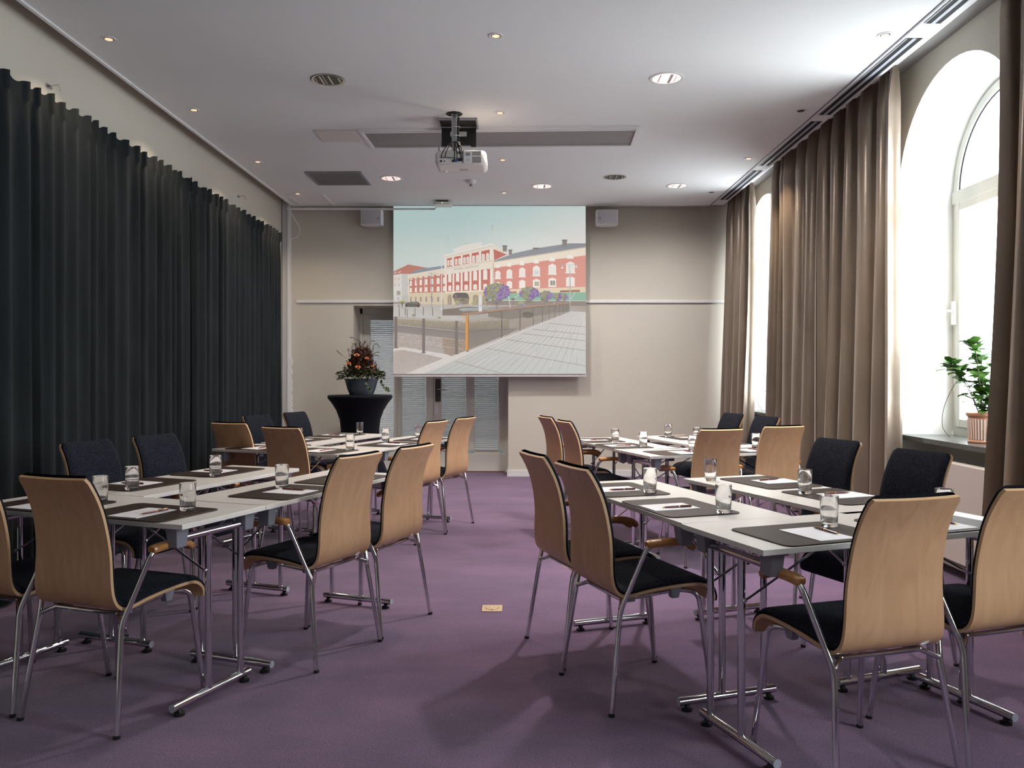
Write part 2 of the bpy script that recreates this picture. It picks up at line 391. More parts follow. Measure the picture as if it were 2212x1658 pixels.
# cable duct + access point
o = empty('access_point', (-.905, 10.04, ZC-.055))
MB().box(-.105, .105, -.105, .105, 0, .035).build('housing', M['projw'], o, bevel=.014); MB().box(-.07, .07, -.07, .07, .035, .055).build('mount_plate', M['bplast'], o, smooth=0)
MB().sphere((.0, -.106, .018), .004, 6).build('led', M['led'], o)
tag(o, 'flat white wireless box with a green light, on the ceiling above the screen', 'wireless box')
o = duct = MB().box(-2.86, -1.02, 10.19, 10.21, 3.338, 3.36).tube([(-1.02, 10.2, 3.35), (-.98, 10.15, 3.375)], .008, 6).build('cable_duct', M['white'], smooth=30)
tag(o, 'thin white cable duct running from the left corner to the wireless box', 'cable duct')
MB().tube(catmull([(-2.84, 10.2, 3.38), (-2.80, 10.25, 3.28), (-2.73, 10.3, 3.14), (-2.75, 10.35, 3.04), (-2.85, 10.36, 3.0)]), .006, 6).build('loose_cable', M['white'], o)

# ------------------------------------------------------------------ chairs
PROF = [(-.070, .925), (-.036, .868), (-.010, .808), (.007, .744), (.018, .672), (.021, .62), (.0205, .54), (.025, .49), (.040, .455), (.068, .434), (.105, .432), (.19, .445), (.30, .454), (.38, .455), (.43, .448), (.462, .426), (.472, .403), (.470, .385)]
pr = [Vector((p.x, p.y)) for p in catmull([(y, z, 0) for y, z in PROF], 4)]
sl = [0]
for a_, b_ in zip(pr, pr[1:]): sl.append(sl[-1]+(b_-a_).length)
SL = sl[-1]
nrm = []
for i in range(len(pr)):
    t_ = (pr[min(i+1, len(pr)-1)]-pr[max(i-1, 0)]).normalized(); nrm.append(Vector((-t_.y, t_.x)))   # towards the sitter
def halfw(s):
    pts = [(0, .164), (.2, .172), (.42, .186), (.55, .196), (.8, .206), (1.2, .206)]
    for (s0, w0), (s1, w1) in zip(pts, pts[1:]):
        if s <= s1: return w0+(w1-w0)*(s-s0)/(s1-s0)
    return pts[-1][1]
def cornered(s, r, w):
    d = min(s, SL-s)
    if d < r: w = w-r+sqrt(max(r*r-(r-d)**2, 0))
    return w
def curv(s): return .005*max(0, min(1, (.50-s)/.25))
def shell():
    t = .0115; b = MB(); K = 9; ks = [-1+2*j/(K-1) for j in range(K)]
    rows = []
    S = [i for i in range(len(pr))]
    for i in S:
        w = cornered(sl[i], .008, halfw(sl[i])); row = []
        for side in (0, 1):
            for k in (ks if side == 0 else ks[::-1]):
                p = pr[i]+nrm[i]*(t*side-curv(sl[i])*(1-k*k)); row.append((k*w, p.x, p.y))
        row.append(row[0]); rows.append(row)
    b.grid(rows); n = 2*K+1; base = (len(rows)-1)*n
    b.f.append(list(range(0, 2*K))[::-1]); b.mi.append(0); b.f.append([base+i for i in range(2*K)]); b.mi.append(0)
    # edges get the ply material
    for fi, f in enumerate(b.f[:-2]):
        if fi % (n-1) in (K-1, 2*K-1): b.mi[fi] = 1
    b.mi[-1] = b.mi[-2] = 1
    return b
def pad():
    t = .0117; b = MB(); K = 13; ks = [-1+2*j/(K-1) for j in range(K)]; rows = []
    for i in range(len(pr)):
        w = cornered(sl[i], .010, halfw(sl[i])-.005); e = min(sl[i], SL-sl[i])
        et = sqrt(max(0, 1-(1-min(1, .35+e/.013))**2)); th = .021*et
        row = []
        for k in ks: p = pr[i]+nrm[i]*(t-curv(sl[i])*(1-k*k)); row.append((k*w, p.x, p.y))
        for k in ks[::-1]:
            kk = math.copysign(abs(k)**.5, k); q = sqrt(max(0, 1-abs(kk)**16))
            p = pr[i]+nrm[i]*(t+th*(.5+.5*q)-curv(sl[i])*(1-kk*kk)); row.append((kk*(w+.001), p.x, p.y))
        row.append(row[0]); rows.append(row)
    b.grid(rows); return b
def make_chair():
    c = empty('conference_chair')
    shell().build('wooden_shell', [M['beech'], M['ply']], c, smooth=50)
    pad().build('upholstery', M['fabric'], c, smooth=60)
    for s in (-1, 1):
        q = fillet([(.233*s, 0, .004), (.199*s, .055, .385), (.256*s, .138, .630), (.256*s, .175, .650), (.256*s, .24, .650)], [.03, .03, .03], 5)
        lg = MB().tube(q, .0105, 12).build('leg', M['chrome'], c)
        MB().tube([(.2335*s, -.0008, 0), (.2325*s, .0012, .012)], .012, 10).build('foot_tip', M['bplast'], lg)
        q = fillet([(.225*s, .455, .004), (.196*s, .408, .428), (.165*s, .33, .437), (.150*s, .12, .418)], [.055, .03], 7)
        lg = MB().tube(q, .0105, 12).build('leg', M['chrome'], c)
        MB().tube([(.2255*s, .4555, 0), (.2245*s, .454, .012)], .012, 10).build('foot_tip', M['bplast'], lg)
        MB().taper((.165*s, .315, .405), (.026, .03), (.165*s, .315, .446), (.034, .05)).build('seat_bracket', M['gplast'], c, bevel=.002)
        a = MB(); path = catmull([(.256*s, .138, .646), (.256*s, .17, .649), (.256*s, .22, .650), (.255*s, .28, .648), (.253*s, .32, .638), (.251*s, .346, .618)], 4)
        rows = []; n = len(path)
        for i, p in enumerate(path):
            tt = (path[min(i+1, n-1)]-path[max(i-1, 0)]).normalized(); up = Vector((1, 0, 0)).cross(tt)
            if up.z < 0: up = -up
            e = min(i, n-1-i); f = [.75, .93, 1][min(e, 2)]; hw, hh = (.021+.006*min(1, i/n*1.6))*f, .0145*f
            row = []
            for k in range(16):
                an = 2*pi*k/16; cx_ = math.copysign(abs(cos(an))**.6, cos(an)); sy_ = math.copysign(abs(sin(an))**.6, sin(an))
                row.append(p+Vector((1, 0, 0))*hw*cx_+up*hh*sy_)
            row.append(row[0]); rows.append(row)
        a.grid(rows); a.f.append([i for i in range(16)]); a.mi.append(0); a.f.append([(n-1)*17+i for i in range(16)]); a.mi.append(0)
        a.build('armrest', M['armwood'], c, smooth=50)
    b = MB().tube([(-.199, .055, .392), (-.150, .088, .414), (.150, .088, .414), (.199, .055, .392)], .009, 10)
    for s in (-1, 1): b.sphere((.150*s, .088, .414), .0105, 8)
    b.build('cross_tube', M['chrome'], c)
    for s in (-1, 1): MB().box(.145*s-.02, .145*s+.02, .10, .14, .405, .435).build('seat_bracket', M['gplast'], c, smooth=0, bevel=.002)
    return c
CH = {  # x, y, heading, block, side, seat
 'A0': (-2.128, 3.192, -20.4), 'A1': (-1.644, 3.003, -19.8), 'L1': (-2.283, 4.43, -110), 'L2': (-2.121, 4.903, -110.4),
 'R1': (-.768, 3.782, 63.6), 'R2': (-.566, 4.233, 65.2), 'BF1': (1.179, 2.521, 16.9), 'BF2': (1.691, 2.745, 19.0),
 'BL1': (.276, 3.332, -69.1), 'BL2': (.127, 3.823, -70.6), 'BR1': (1.740, 4.554, 112.5), 'BR2': (1.870, 3.873, 112.0),
 'CF1': (-2.154, 6.254, -20), 'CF2': (-1.611, 5.732, -22.5), 'CL1': (-2.260, 7.257, -115), 'CL2': (-2.086, 7.848, -114),
 'CR1': (-.675, 6.449, 65.5), 'CR2': (-.481, 6.955, 65.1), 'DL1': (.421, 6.475, -72.5), 'DL2': (.300, 7.120, -71.5),
 'DF1': (1.355, 5.554, 14.6), 'DF2': (1.878, 5.873, 15.3), 'DR1': (1.959, 7.593, 108.9), 'DR2': (2.104, 7.050, 108.9)}
BLK = {'A': 'front left', 'B': 'front right', 'C': 'rear left', 'D': 'rear right'}
chairlab = {
 'A0': 'beech-backed armchair cut by the left photo edge, its back to the camera',
 'A1': 'large beech-backed armchair at the near end of the front left tables, fully in view',
 'L1': 'dark upholstered chair before the dark curtain, nearest, behind the front left tables',
 'L2': 'dark upholstered chair before the dark curtain, second nearest, at the front left tables',
 'R1': 'beech-backed chair on the aisle side of the front left tables, nearer of the two',
 'R2': 'beech-backed chair on the aisle side of the front left tables, farther of the two',
 'BF1': 'largest beech chair back in view, at the near end of the front right tables',
 'BF2': 'beech-backed chair cut by the right photo edge, its back to the camera',
 'BL1': 'beech-backed chair on the aisle side of the front right tables, nearer of the two',
 'BL2': 'beech-backed chair on the aisle side of the front right tables, farther of the two',
 'BR1': 'black upholstered chair facing the front right tables before the taupe curtain, farther one',
 'BR2': 'black upholstered chair facing the front right tables below the window sill, nearer one',
 'CF1': 'shaded beech chair back at the near end of the rear left tables, left one',
 'CF2': 'shaded beech chair back at the near end of the rear left tables, right one',
 'CL1': 'dark upholstered chair of the rear left tables at the end of the dark curtain',
 'CL2': 'dark upholstered chair of the rear left tables against the beige back wall',
 'CR1': 'beech-backed chair on the aisle side of the rear left tables, nearer of the two',
 'CR2': 'tall narrow-looking beech chair back before the glazed doors, farthest aisle chair on the left',
 'DL1': 'beech-backed chair on the aisle side of the rear right tables, nearer of the two',
 'DL2': 'beech-backed chair on the aisle side of the rear right tables, farther of the two',
 'DF1': 'pale beech chair back at the near end of the rear right tables, left one',
 'DF2': 'pale beech chair back at the near end of the rear right tables, right one',
 'DR1': 'black upholstered chair of the rear right tables before the farthest taupe curtain',
 'DR2': 'black upholstered chair of the rear right tables under the far window'}
proto = make_chair(); first = True
for k, (x, y, a) in CH.items():
    c = proto if first else copy_tree(proto); first = False
    c.location = (x, y, 0); c.rotation_euler = (0, 0, radians(a)); tag(c, chairlab[k], 'chair', 'conference chairs around the tables')

# ------------------------------------------------------------------ folding tables
TLN, TWD, TH = 1.2, .489, .019
def make_table():
    t = empty('folding_table')
    MB().box(0, TLN, 0, TWD, TT-TH, TT).build('tabletop', M['top'], t, smooth=0, bevel=.0015)
    u = TT-TH
    for e in (0, 1):
        X = (lambda q: q if e == 0 else TLN-q)
        for v in (.052, .437):
            c = MB(); c.taper((X(.072), v, u-.078), (.044, .050), (X(.072), v, u-.006), (.056, .064)); c.box(X(.072)-.036, X(.072)+.036, v-.042, v+.042, u-.008, u)
            c.build('corner_block', M['gplast'], t, smooth=0, bevel=.003)
        xx = X(.075)
        f = MB(); f.tube([(xx, .07, .672), (xx, .42, .672)], .0155, 14)
        for v in (.222, .412): f.tube([(xx, v, .045), (xx, v, .670)], .0138, 14)
        f.tube([(xx, .028, .038), (xx, .462, .038)], .0165, 16, caps=False)
        f.build('leg_frame', M['chrome'], t)
        for v in (.028, .462):
            MB().tube([(xx, v-.001, .038), (xx, v+.001, .038)], .0158, 16).build('end_cap', M['capgrey'], t)
        for v in (.065, .437): MB().lathe([(.021, 0), (.021, .010), (.012, .013), (.008, .026)], 14, (xx, v, 0)).build('levelling_foot', M['bplast'], t)
        d = -1 if e else 1
        for v in (.222, .412):
            br = MB(); v2 = v+(.018 if v > .3 else -.018)
            br.tube(fillet([(xx, v2, .520), (xx+d*.05, v2, .545), (xx+d*.37, v2, u-.012), (xx+d*.40, v2, u-.006)], .03, 4), .0042, 8)
            br.sphere((xx, v2, .520), .0085, 8); br.box(xx+d*.37-.02, xx+d*.37+.02, v2-.012, v2+.012, u-.014, u)
            br.build('folding_brace', M['chrome'], t)
    return t
TB = {'AF': (-2.3595, 3.4689, -20.96), 'AL': (-2.1652, 3.9223, -20.12), 'AR': (-1.5224, 3.6599, -20.6),
      'BF': (.7814, 2.6041, 19.99), 'BL': (.619, 3.0815, 18.53), 'BR': (1.3134, 3.2793, 20.58),
      'CF': (-2.287, 6.158, -23.), 'CL': (-2.0945, 6.7155, -20.95), 'CR': (-1.4433, 6.3402, -23.04),
      'DF': (.9064, 5.5847, 17.81), 'DL': (.7577, 6.0294, 15.5), 'DR': (1.4321, 6.2727, 16.86)}
SIDE = {'AL': 'curtain side', 'AR': 'aisle side', 'BL': 'aisle side', 'BR': 'window side', 'CL': 'curtain side', 'CR': 'aisle side', 'DL': 'aisle side', 'DR': 'window side'}
GL = {'AF': [(.468, .298), (.993, .252)], 'AL': [(.498, .298), (1.067, .287)], 'AR': [(.472, .27), (.99, .262)], 'BF': [(.473, .249), (1.02, .246)],
      'BL': [(.456, .258), (1.063, .268)], 'BR': [(.501, .271), (1.078, .40)], 'CF': [(.46, .27), (1.023, .305)], 'CL': [(.086, .246), (1.06, .27)],
      'CR': [(.463, .278), (1.06, .315)], 'DF': [(.459, .231), (1.01, .26)], 'DL': [(.559, .224), (.993, .278)], 'DR': [(.524, .261), (.992, .283)]}
MX = {'AF': (.10, .65), 'AL': (.10, .66), 'AR': (.14, .64), 'BF': (.10, .65), 'BL': (.10, .655), 'BR': (.16, .67), 'CF': (.10, .65), 'CL': (.10, .65), 'CR': (.12, .64), 'DF': (.095, .65), 'DL': (.10, .655), 'DR': (.13, .66)}
def make_mat():
    t = empty('desk_mat'); w, h, r = .445, .332, .035
    def outline(d, z):
        pts = []
        for cx_, cy_, a0 in ((w-r, h-r, 0), (r, h-r, 90), (r, r, 180), (w-r, r, 270)):
            for k in range(7):
                a = radians(a0+15*k); pts.append((cx_+(r-d)*cos(a), cy_+(r-d)*sin(a), z))
        return pts
    b = MB(); O = [outline(.002, 0), outline(0, .0015), outline(0, .0028), outline(.002, .0045)]
    n = len(O[0]); b.grid([o+[o[0]] for o in O]); b.poly(O[-1]); b.build('leather_pad', M['leather'], t, smooth=40)
    s = MB(); q = outline(.006, .0046)
    L2 = []
    for i in range(n):
        a_, b_ = Vector(q[i]), Vector(q[(i+1) % n]); k = max(1, int((b_-a_).length/.006))
        for j in range(k): L2.append((a_+(b_-a_)*(j/k), a_+(b_-a_)*((j+.6)/k)))
    for a_, b_ in L2:
        d = (b_-a_); sd = Vector((-d.y, d.x, 0)); sd = sd.normalized()*.0006 if sd.length > 0 else sd
        s.poly([a_-sd, b_-sd, b_+sd, a_+sd])
    s.build('stitching', M['stitch'], t, smooth=0)
    return t
def make_glass():
    pf = [(1e-5, 0), (.0285, 0), (.0300, .002), (.0303, .014), (.0318, .062), (.0330, .110), (.0327, .1107), (.0322, .110), (.0309, .062), (.0293, .019), (.026, .0145), (1e-5, .0135)]
    return MB().lathe(pf, 40).build('water_glass', M['glass'], smooth=50)
def make_pen():
    t = empty('ballpoint_pen'); r = .0042    # lies along +x, tip at x=0
    MB().tube([(.010, 0, r), (.030, 0, r), (.076, 0, r)], [.0030, .0041, .0043], 10).tube([(.078, 0, r), (.132, 0, r), (.135, 0, r)], [.0043, .0040, .003], 10).build('barrel', M['pen'], t)
    MB().tube([(0, 0, r), (.0105, 0, r)], [.0008, .0030], 8).tube([(.0755, 0, r), (.0785, 0, r)], .0045, 10).build('tip_and_ring', M['gold'], t)
    MB().box(.085, .134, -.001, .001, .0085, .0097).build('clip', M['gold'], t, smooth=0)
    return t
P_t, P_m, P_g, P_p = make_table(), make_mat(), make_glass(), make_pen()
P_s = MB().box(0, .148, 0, .21, 0, .0022).build('notepad', M['paper'], smooth=0)
used = set()
def inst(p):
    if p.name not in used: used.add(p.name); return p
    return copy_tree(p)
rnd = random.Random(3)
for k, (ox, oy, a) in TB.items():
    th = radians(a); c_, s_ = cos(th), sin(th); side = k[1]; blk = BLK[k[0]]
    if side == 'F': O = Vector((ox, oy)); phi = th
    elif side == 'L': O = Vector((ox, oy))+Vector((-s_, c_))*TLN; phi = th-pi/2
    else: O = Vector((ox, oy))+Vector((c_, s_))*TWD; phi = th+pi/2
    t = inst(P_t); t.location = (O.x, O.y, 0); t.rotation_euler = (0, 0, phi)
    tag(t, ('white folding table across the near end of the %s table block' % blk) if side == 'F' else 'white folding table along the %s of the %s table block' % (SIDE[k], blk), 'table', 'white folding tables with chrome legs')
    X = Vector((cos(phi), sin(phi))); Yv = Vector((-sin(phi), cos(phi)))
    for i in (0, 1):
        if side == 'F': where = '%s near-end seat of the %s tables' % (('left', 'right')[i], blk)
        else:
            far = (i == 0) if side == 'L' else (i == 1)
            where = '%s %s seat of the %s tables' % ('farther' if far else 'nearer', SIDE[k].replace(' ', '-'), blk)
        m0 = MX[k][i]; jy = rnd.uniform(0, .006); ja = rnd.uniform(-.012, .012)
        def put(o, x, y, z, da=0):
            p = O+X*x+Yv*y; o.location = (p.x, p.y, z); o.rotation_euler = (0, 0, phi+da); return o
        mt = put(inst(P_m), m0, jy, TT, ja); tag(mt, 'brown leather desk mat at the '+where, 'desk mat', 'leather desk mats on the tables')
        px = m0+.148+rnd.uniform(-.008, .008); py = jy+.018+rnd.uniform(-.003, .012)
        s = put(inst(P_s), px, py, TT+.0047, ja+rnd.uniform(-.02, .02)); tag(s, 'white notepad on the mat at the '+where, 'notepad', 'white notepads on the desk mats')
        p_ = put(inst(P_p), px+.112+rnd.uniform(-.01, .012), py+.045+rnd.uniform(0, .015), TT+.0070, pi/2+rnd.uniform(-.12, .12)); tag(p_, 'burgundy ballpoint pen on the notepad at the '+where, 'pen', 'burgundy pens on the notepads')
        gx, gy = GL[k][i]
        onmat = gx-.03 > m0 and gx+.03 < m0+.445 and gy+.03 < .332+jy
        g = put(inst(P_g), gx, gy, TT+(.0046 if onmat else .0002)); tag(g, 'clear straight water glass at the '+where, 'glass', 'clear water glasses on the tables')

# floor socket
o = empty('floor_socket', (-.137, 4.55, 0))
MB().box(-.056, .056, -.062, .062, 0, .004).build('cover_plate', M['socket'], o, smooth=0, bevel=.001)
MB().lathe([(.034, .004), (.034, .0052), (.032, .0056), (.001, .0056)], 28).build('lid', M['socket'], o)
rg = MB(); rg.lathe([(.0365, .0041), (.0365, .0045), (.034, .0045)], 28); rg.box(-.005, .005, -.041, -.034, .004, .006); rg.build('lid_gap', M['dark'], o)
for q in ((-.012, -.008), (.012, .008)): MB().lathe([(.003, .0056), (.003, .0062), (.0005, .0062)], 8, (q[0], q[1], 0)).build('screw', M['dark'], o)
tag(o, 'square brass socket cover set in the purple carpet of the aisle', 'floor socket')

# ------------------------------------------------------------------ curtains
def curtain(name, x0, y0, y1, z0, z1, amp, wl, mt, seed, flare=0., head=False, side=1, nz=26):
    r = random.Random(seed); n = int((y1-y0)/wl); ws = [r.uniform(.65, 1.4) for _ in range(n)]; S = sum(ws); cum = [0]
    for w in ws: cum.append(cum[-1]+w/S)
    amps = [r.uniform(.6, 1.25) for _ in range(n)]; drift = [r.uniform(-1, 1) for _ in range(n+1)]
    per = 14 if not head else 12; us = []
    for i in range(n):
        for k in range(per): us.append((i, k/per))
    us.append((n-1, 1.))
    rows = []
    zs = [z0+(z1-z0)*i/nz for i in range(nz+1)]
    if head: zs = [z for z in zs if z < z1-.2]+[z1-.17, z1-.12, z1-.095, z1-.085, z1-.05, z1]
    for z in zs:
        h = (z-z0)/(z1-z0); row = []
        A = amp*(1+.25*(1-h))*(1 if not head else 1)
        if not head: A *= (1 if h < .93 else 1-.45*(h-.93)/.07)
        for i, t in us:
            ph = 2*pi*t; a = amps[i]*(1-t)+amps[(i+1) % n]*t
            dr = drift[i]*(1-t)+drift[i+1]*t
            if head:
                if z > z1-.11: f = (cos(ph)**7 if cos(ph) > 0 else 0)*.026/amp*1.0+.12*cos(ph); a = 1; pinch = 1
                else: f = .75*cos(ph)+.35*max(0, cos(ph))**6*.8; pinch = min(1, (z1-.11-z)/.25); f *= .45+.55*pinch
                zz = z + (.012*cos(ph)+.01*dr if z > z1-.06 else 0)
            else:
                f = cos(ph)+.22*cos(2*ph+dr*2+h*1.4)+.10*cos(3*ph+h*3*dr); zz = z
            yy = y0+(y1-y0)*(cum[i]+(cum[i+1]-cum[i])*t)
            yy += amp*.42*sin(2*ph)*(a if not head else .35)+.018*dr*sin(3.1*h+i)*(1-h)
            xx = x0-side*(A*f*a+flare*(1-h)**2+.010*sin(h*5+i*1.7+dr*3)*(0 if head else 1))
            row.append((xx, yy, zz))
        rows.append(row)
    b = MB(); b.grid(rows); return b.build(name, mt, smooth=180)
for nm, y0, y1, sd, lb in (('velvet_curtain', 2.9, 7.15, 5, 'long near-black velvet curtain with pinch pleats along the left wall, nearer panel'), ('velvet_curtain', 7.17, 9.9, 8, 'near-black velvet curtain on the left wall, farther panel beside the white duct')):
    o = curtain(nm, -2.865, y0, y1,   .015, 3.0, .024, .15, M['velvet'], sd, head=True, side=-1)
    tag(o, lb, 'curtain', 'dark curtains on the left wall')
for y0, y1, sd, lb, x0, fl in ((5.76, 7.12, 11, 'taupe satin curtain between the two windows, nearer half, brightest at its window edge', 2.69, .03), (7.13, 8.50, 23, 'taupe satin curtain between the two windows, farther darker half', 2.69, .03),
        (9.33, 10.36, 35, 'narrow taupe satin curtain in the far right corner by the back wall', 2.68, .06), (2.7, 4.46, 47, 'taupe satin curtain cut by the right photo edge in front of the near window', 2.68, .10)):
    o = curtain('satin_curtain', x0, y0, y1, .02, 3.50, .065, .25, M['satin'], sd, flare=fl, side=1)
    tag(o, lb, 'curtain', 'taupe curtains at the windows')
struct(MB().box(2.655, 2.70, YF, 10.40, 3.49, 3.518).build('trim_10', M['white'], smooth=0))
# small metal hooks on left wall
for i, (yy, zz, lb) in enumerate(((5.2, 3.12, 'small metal bracket on the left wall above the nearer dark curtain'), (8.75, 3.19, 'small metal bracket on the left wall above the farther dark curtain'))):
    o = MB().box(XL, XL+.01, yy-.03, yy+.03, zz-.012, zz+.012).tube([(XL+.005, yy, zz), (XL+.07, yy, zz+.01), (XL+.08, yy, zz-.03)], .005, 6).build('wall_bracket', M['steel'])
    tag(o, lb, 'bracket', 'brackets on the left wall')

# ------------------------------------------------------------------ radiators
for yc, lb in ((5.37, 'flat beige radiator panel under the near window sill'), (9.46, 'flat beige radiator panel under the far window sill')):
    o = empty('radiator', (0, yc, 0))
    MB().box(2.765, 2.835, -.80, .80, .11, .734).build('front_panel', M['rad'], o, smooth=0, bevel=.006)
    MB().box(2.78, 2.84, -.78, .78, .07, .11).build('lower_rail', mat('rad_rail_brown', (.25, .21, .19), .6), o, smooth=0)  # brown-grey strip below the panel
    MB().tube([(2.81, -.7, .10), (2.81, -.7, 0)], .012, 8).tube([(2.81, .7, .10), (2.81, .7, 0)], .012, 8).build('pipe', M['white'], o)
    tag(o, lb, 'radiator', 'radiators under the windows')

# ------------------------------------------------------------------ potted plants on the sills
def potted(x, y, z, seed, label, n=330, height=.58, spread=.25):
    r = random.Random(seed); o = empty('potted_plant', (x, y, z))
    def rib(i, a): return 1+(.022 if 3 <= i <= 4 else 0)*(1 if cos(a*34) > 0 else -1)
    p = MB(); p.lathe([(.088, 0), (.094, .004), (.094, .012), (.086, .02), (.088, .022), (.096, .155), (.092, .16), (.092, .165), (.103, .178), (.104, .192), (.098, .195), (.090, .185), (.085, .17), (.001, .165)], 136, mod=rib)
    ob = p.build('ribbed_pot', [M['pot'], M['potw']], o, smooth=30)
    for f in ob.data.polygons:
        if .024 < f.center.z < .154 and cos(math.atan2(f.center.y, f.center.x)*34) > 0: f.material_index = 1
    ob.data.update()
    MB().lathe([(.084, .150), (.084, .168), (.001, .172)], 20).build('soil', M['stem'], o)
    st = MB(); lf = MB()
    for i in range(11):
        a = r.uniform(0, 2*pi); R = r.uniform(.05, spread); hh = r.uniform(.3, 1)*height
        path = catmull([(cos(a)*.02, sin(a)*.02, .16), (cos(a)*R*.5, sin(a)*R*.5, .16+hh*.5), (cos(a)*R, sin(a)*R, .16+hh*.9), (cos(a)*R*1.2, sin(a)*R*1.2, .16+hh*.82)], 5)
        st.tube(path, .003, 5)
        for k in range(int(n/11)):
            q = path[r.randrange(3, len(path))]; aa = r.uniform(0, 2*pi); el = r.uniform(-.3, .7)
            d = Vector((cos(aa)*cos(el), sin(aa)*cos(el), sin(el))); lf.leaf(q, d, (r.uniform(-.3, .3), r.uniform(-.3, .3), 1), r.uniform(.06, .095), r.uniform(.048, .068), .08)
    st.tube(catmull([(0, 0, .5), (-.10, .10, .42), (-.16, .17, .25), (-.17, .19, .10), (-.12, .19, .02)], 6), .0022, 5)
    st.tube(catmull([(0, 0, .7), (-.03, .08, .85), (-.01, .2, .95), (.02, .26, .90)], 6), .0016, 5)
    st.build('stems', M['stem'], o); lf.build('foliage', M['leaf'], o, smooth=60)
    return tag(o, label, 'potted plant')
potted(3.03, 5.33, WZ0, 4, 'leafy green plant in a ribbed terracotta pot on the near window sill')
potted(3.03, 9.55, WZ0, 9, 'small trailing plant on the far window sill, mostly hidden by the curtain', n=40, height=.3, spread=.2)

# ------------------------------------------------------------------ flower arrangement on a draped standing table
cx0, cy0, zt = -1.87, 9.8, 1.05
def foot4(i, a): return 1+(.10*max(0, cos(2*a))**2 if i < 3 else 0)
o = empty('standing_table', (cx0, cy0, 0))
MB().lathe([(.34, 0), (.33, .02), (.30, .12), (.26, .30), (.232, .50), (.226, .64), (.24, .76), (.28, .87), (.335, .96), (.372, 1.005), (.381, 1.02), (.381, 1.042), (.374, zt), (.001, zt)], 64, mod=foot4).build('stretch_cover', M['blackcloth'], o, smooth=50)
tag(o, 'round standing table in a tight black stretch cover by the glazed doors', 'standing table')
o = MB().lathe([(.001, 0), (.130, 0), (.138, .006), (.165, .07), (.192, .17), (.200, .193), (.196, .196), (.186, .19), (.15, .17), (.001, .165)], 48, (cx0+.015, cy0, zt)).build('planter_bowl', M['bowl'], smooth=50)
tag(o, 'blue-grey ceramic bowl holding the flower arrangement on the black table', 'bowl')
fl = empty('flower_arrangement', (cx0+.015, cy0, zt+.17)); r = random.Random(12)
def rp(R, z0, z1):
    a = r.uniform(0, 2*pi); q = R*sqrt(r.random()); return Vector((q*cos(a), q*sin(a), r.uniform(z0, z1)))
g = MB()
for i in range(620):
    p = rp(.24, .0, .12); a = math.atan2(p.y, p.x); p.x *= 1.15; p.z = .10-.35*max(0, Vector((p.x, p.y)).length-.12)+r.uniform(-.04, .05)
    g.leaf(p, (cos(a)+r.uniform(-.6, .6), sin(a)+r.uniform(-.6, .6), r.uniform(-.4, .5)), (0, 0, 1), r.uniform(.03, .055), r.uniform(.022, .04))
for tr_ in (((.19, .0, .02), (.25, -.02, -.03), (.30, -.03, -.09), (.34, -.03, -.11)), ((.10, -.19, .02), (.12, -.22, -.05), (.14, -.22, -.11))):
    pth = catmull(tr_, 5); g.tube(pth, .0015, 4)
    for q in pth[::3]:
        for k in range(2): g.leaf(q, (r.uniform(-1, 1), -.6, r.uniform(-.6, .4)), (0, -1, .3), .04, .034)
g.build('ivy', M['dleaf'], fl, smooth=60)
g = MB()
for i in range(800):
    h = r.random(); p = rp(.235-.15*h, 0, 0); p.z = .05+h*.30+r.uniform(-.02, .02)
    g.leaf(p, (p.x*3+r.uniform(-.5, .5), p.y*3+r.uniform(-.5, .5), r.uniform(.1, 1.2)), (0, 0, 1), r.uniform(.03, .07), r.uniform(.012, .035))
g.build('burgundy_leaves', M['rleaf'], fl, smooth=60)
g = MB(); tw = MB()
for i in range(95):
    a = r.uniform(0, 2*pi); R = r.uniform(.02, .17); hh = r.uniform(.30, .46)
    p0, p1 = Vector((cos(a)*R*.3, sin(a)*R*.3, .1)), Vector((cos(a)*R, sin(a)*R*.7, hh)); tw.tube([p0, (p0+p1)/2+Vector((0, 0, .02)), p1], .0016, 4)
    for k in range(11):
        t_ = r.uniform(.45, 1.02); q = p0.lerp(p1, t_); g.leaf(q, (r.uniform(-1, 1), r.uniform(-1, 1), r.uniform(.6, 1.6)), (cos(a), sin(a), .2), r.uniform(.02, .045), r.uniform(.005, .010))
for s_ in (((.05, 0, .40), (-.02, -.02, .47), (-.10, -.02, .515), (-.13, -.02, .515)), ((.10, 0, .30), (.15, -.02, .42), (.19, -.02, .44), (.215, -.02, .40)), ((.12, 0, .25), (.16, 0, .33), (.22, -.02, .34)), ((.08, 0, .42), (.13, 0, .475), (.16, 0, .47)), ((-.15, 0, .25), (-.25, 0, .32), (-.29, 0, .36)), ((.12, -.03, .24), (.17, -.03, .305), (.22, -.04, .29))):
    q = catmull(s_, 6); tw.tube(q, .0018, 4)
    for k, p in enumerate(q[5:]): tw.sphere(p, .0055, 5)
g.build('dry_sprigs', M['rleaf'], fl, smooth=60); tw.build('twigs', M['stem'], fl)
for (px, py, pz, mm, R) in ((-.03, -.14, .295, 'peach', .036), (.085, -.12, .26, 'peach', .028), (-.125, -.15, .20, 'peach', .032), (-.005, -.19, .155, 'peach', .036), (.16, -.14, .17, 'peach', .02), (.165, -.13, .10, 'pink', .034), (.135, -.12, .24, 'pink', .022)):
    f = MB()
    for k in range(34):
        a = k*2.4; el = .15+.9*(k/34); f.leaf((0, 0, 0), (cos(a)*cos(el), sin(a)*cos(el)-.5, sin(el)), (0, -1, .3), R*(1.05-.2*k/34), R*.75, .2)
    ob = f.build('bloom', M[mm], fl, smooth=60, loc=(px, py, pz))
    ob['label'] = 'peach carnation' if mm == 'peach' else 'dusky pink bloom'
tag(fl, 'autumn flower arrangement with peach carnations, dark red leaves and trailing ivy', 'flower arrangement')

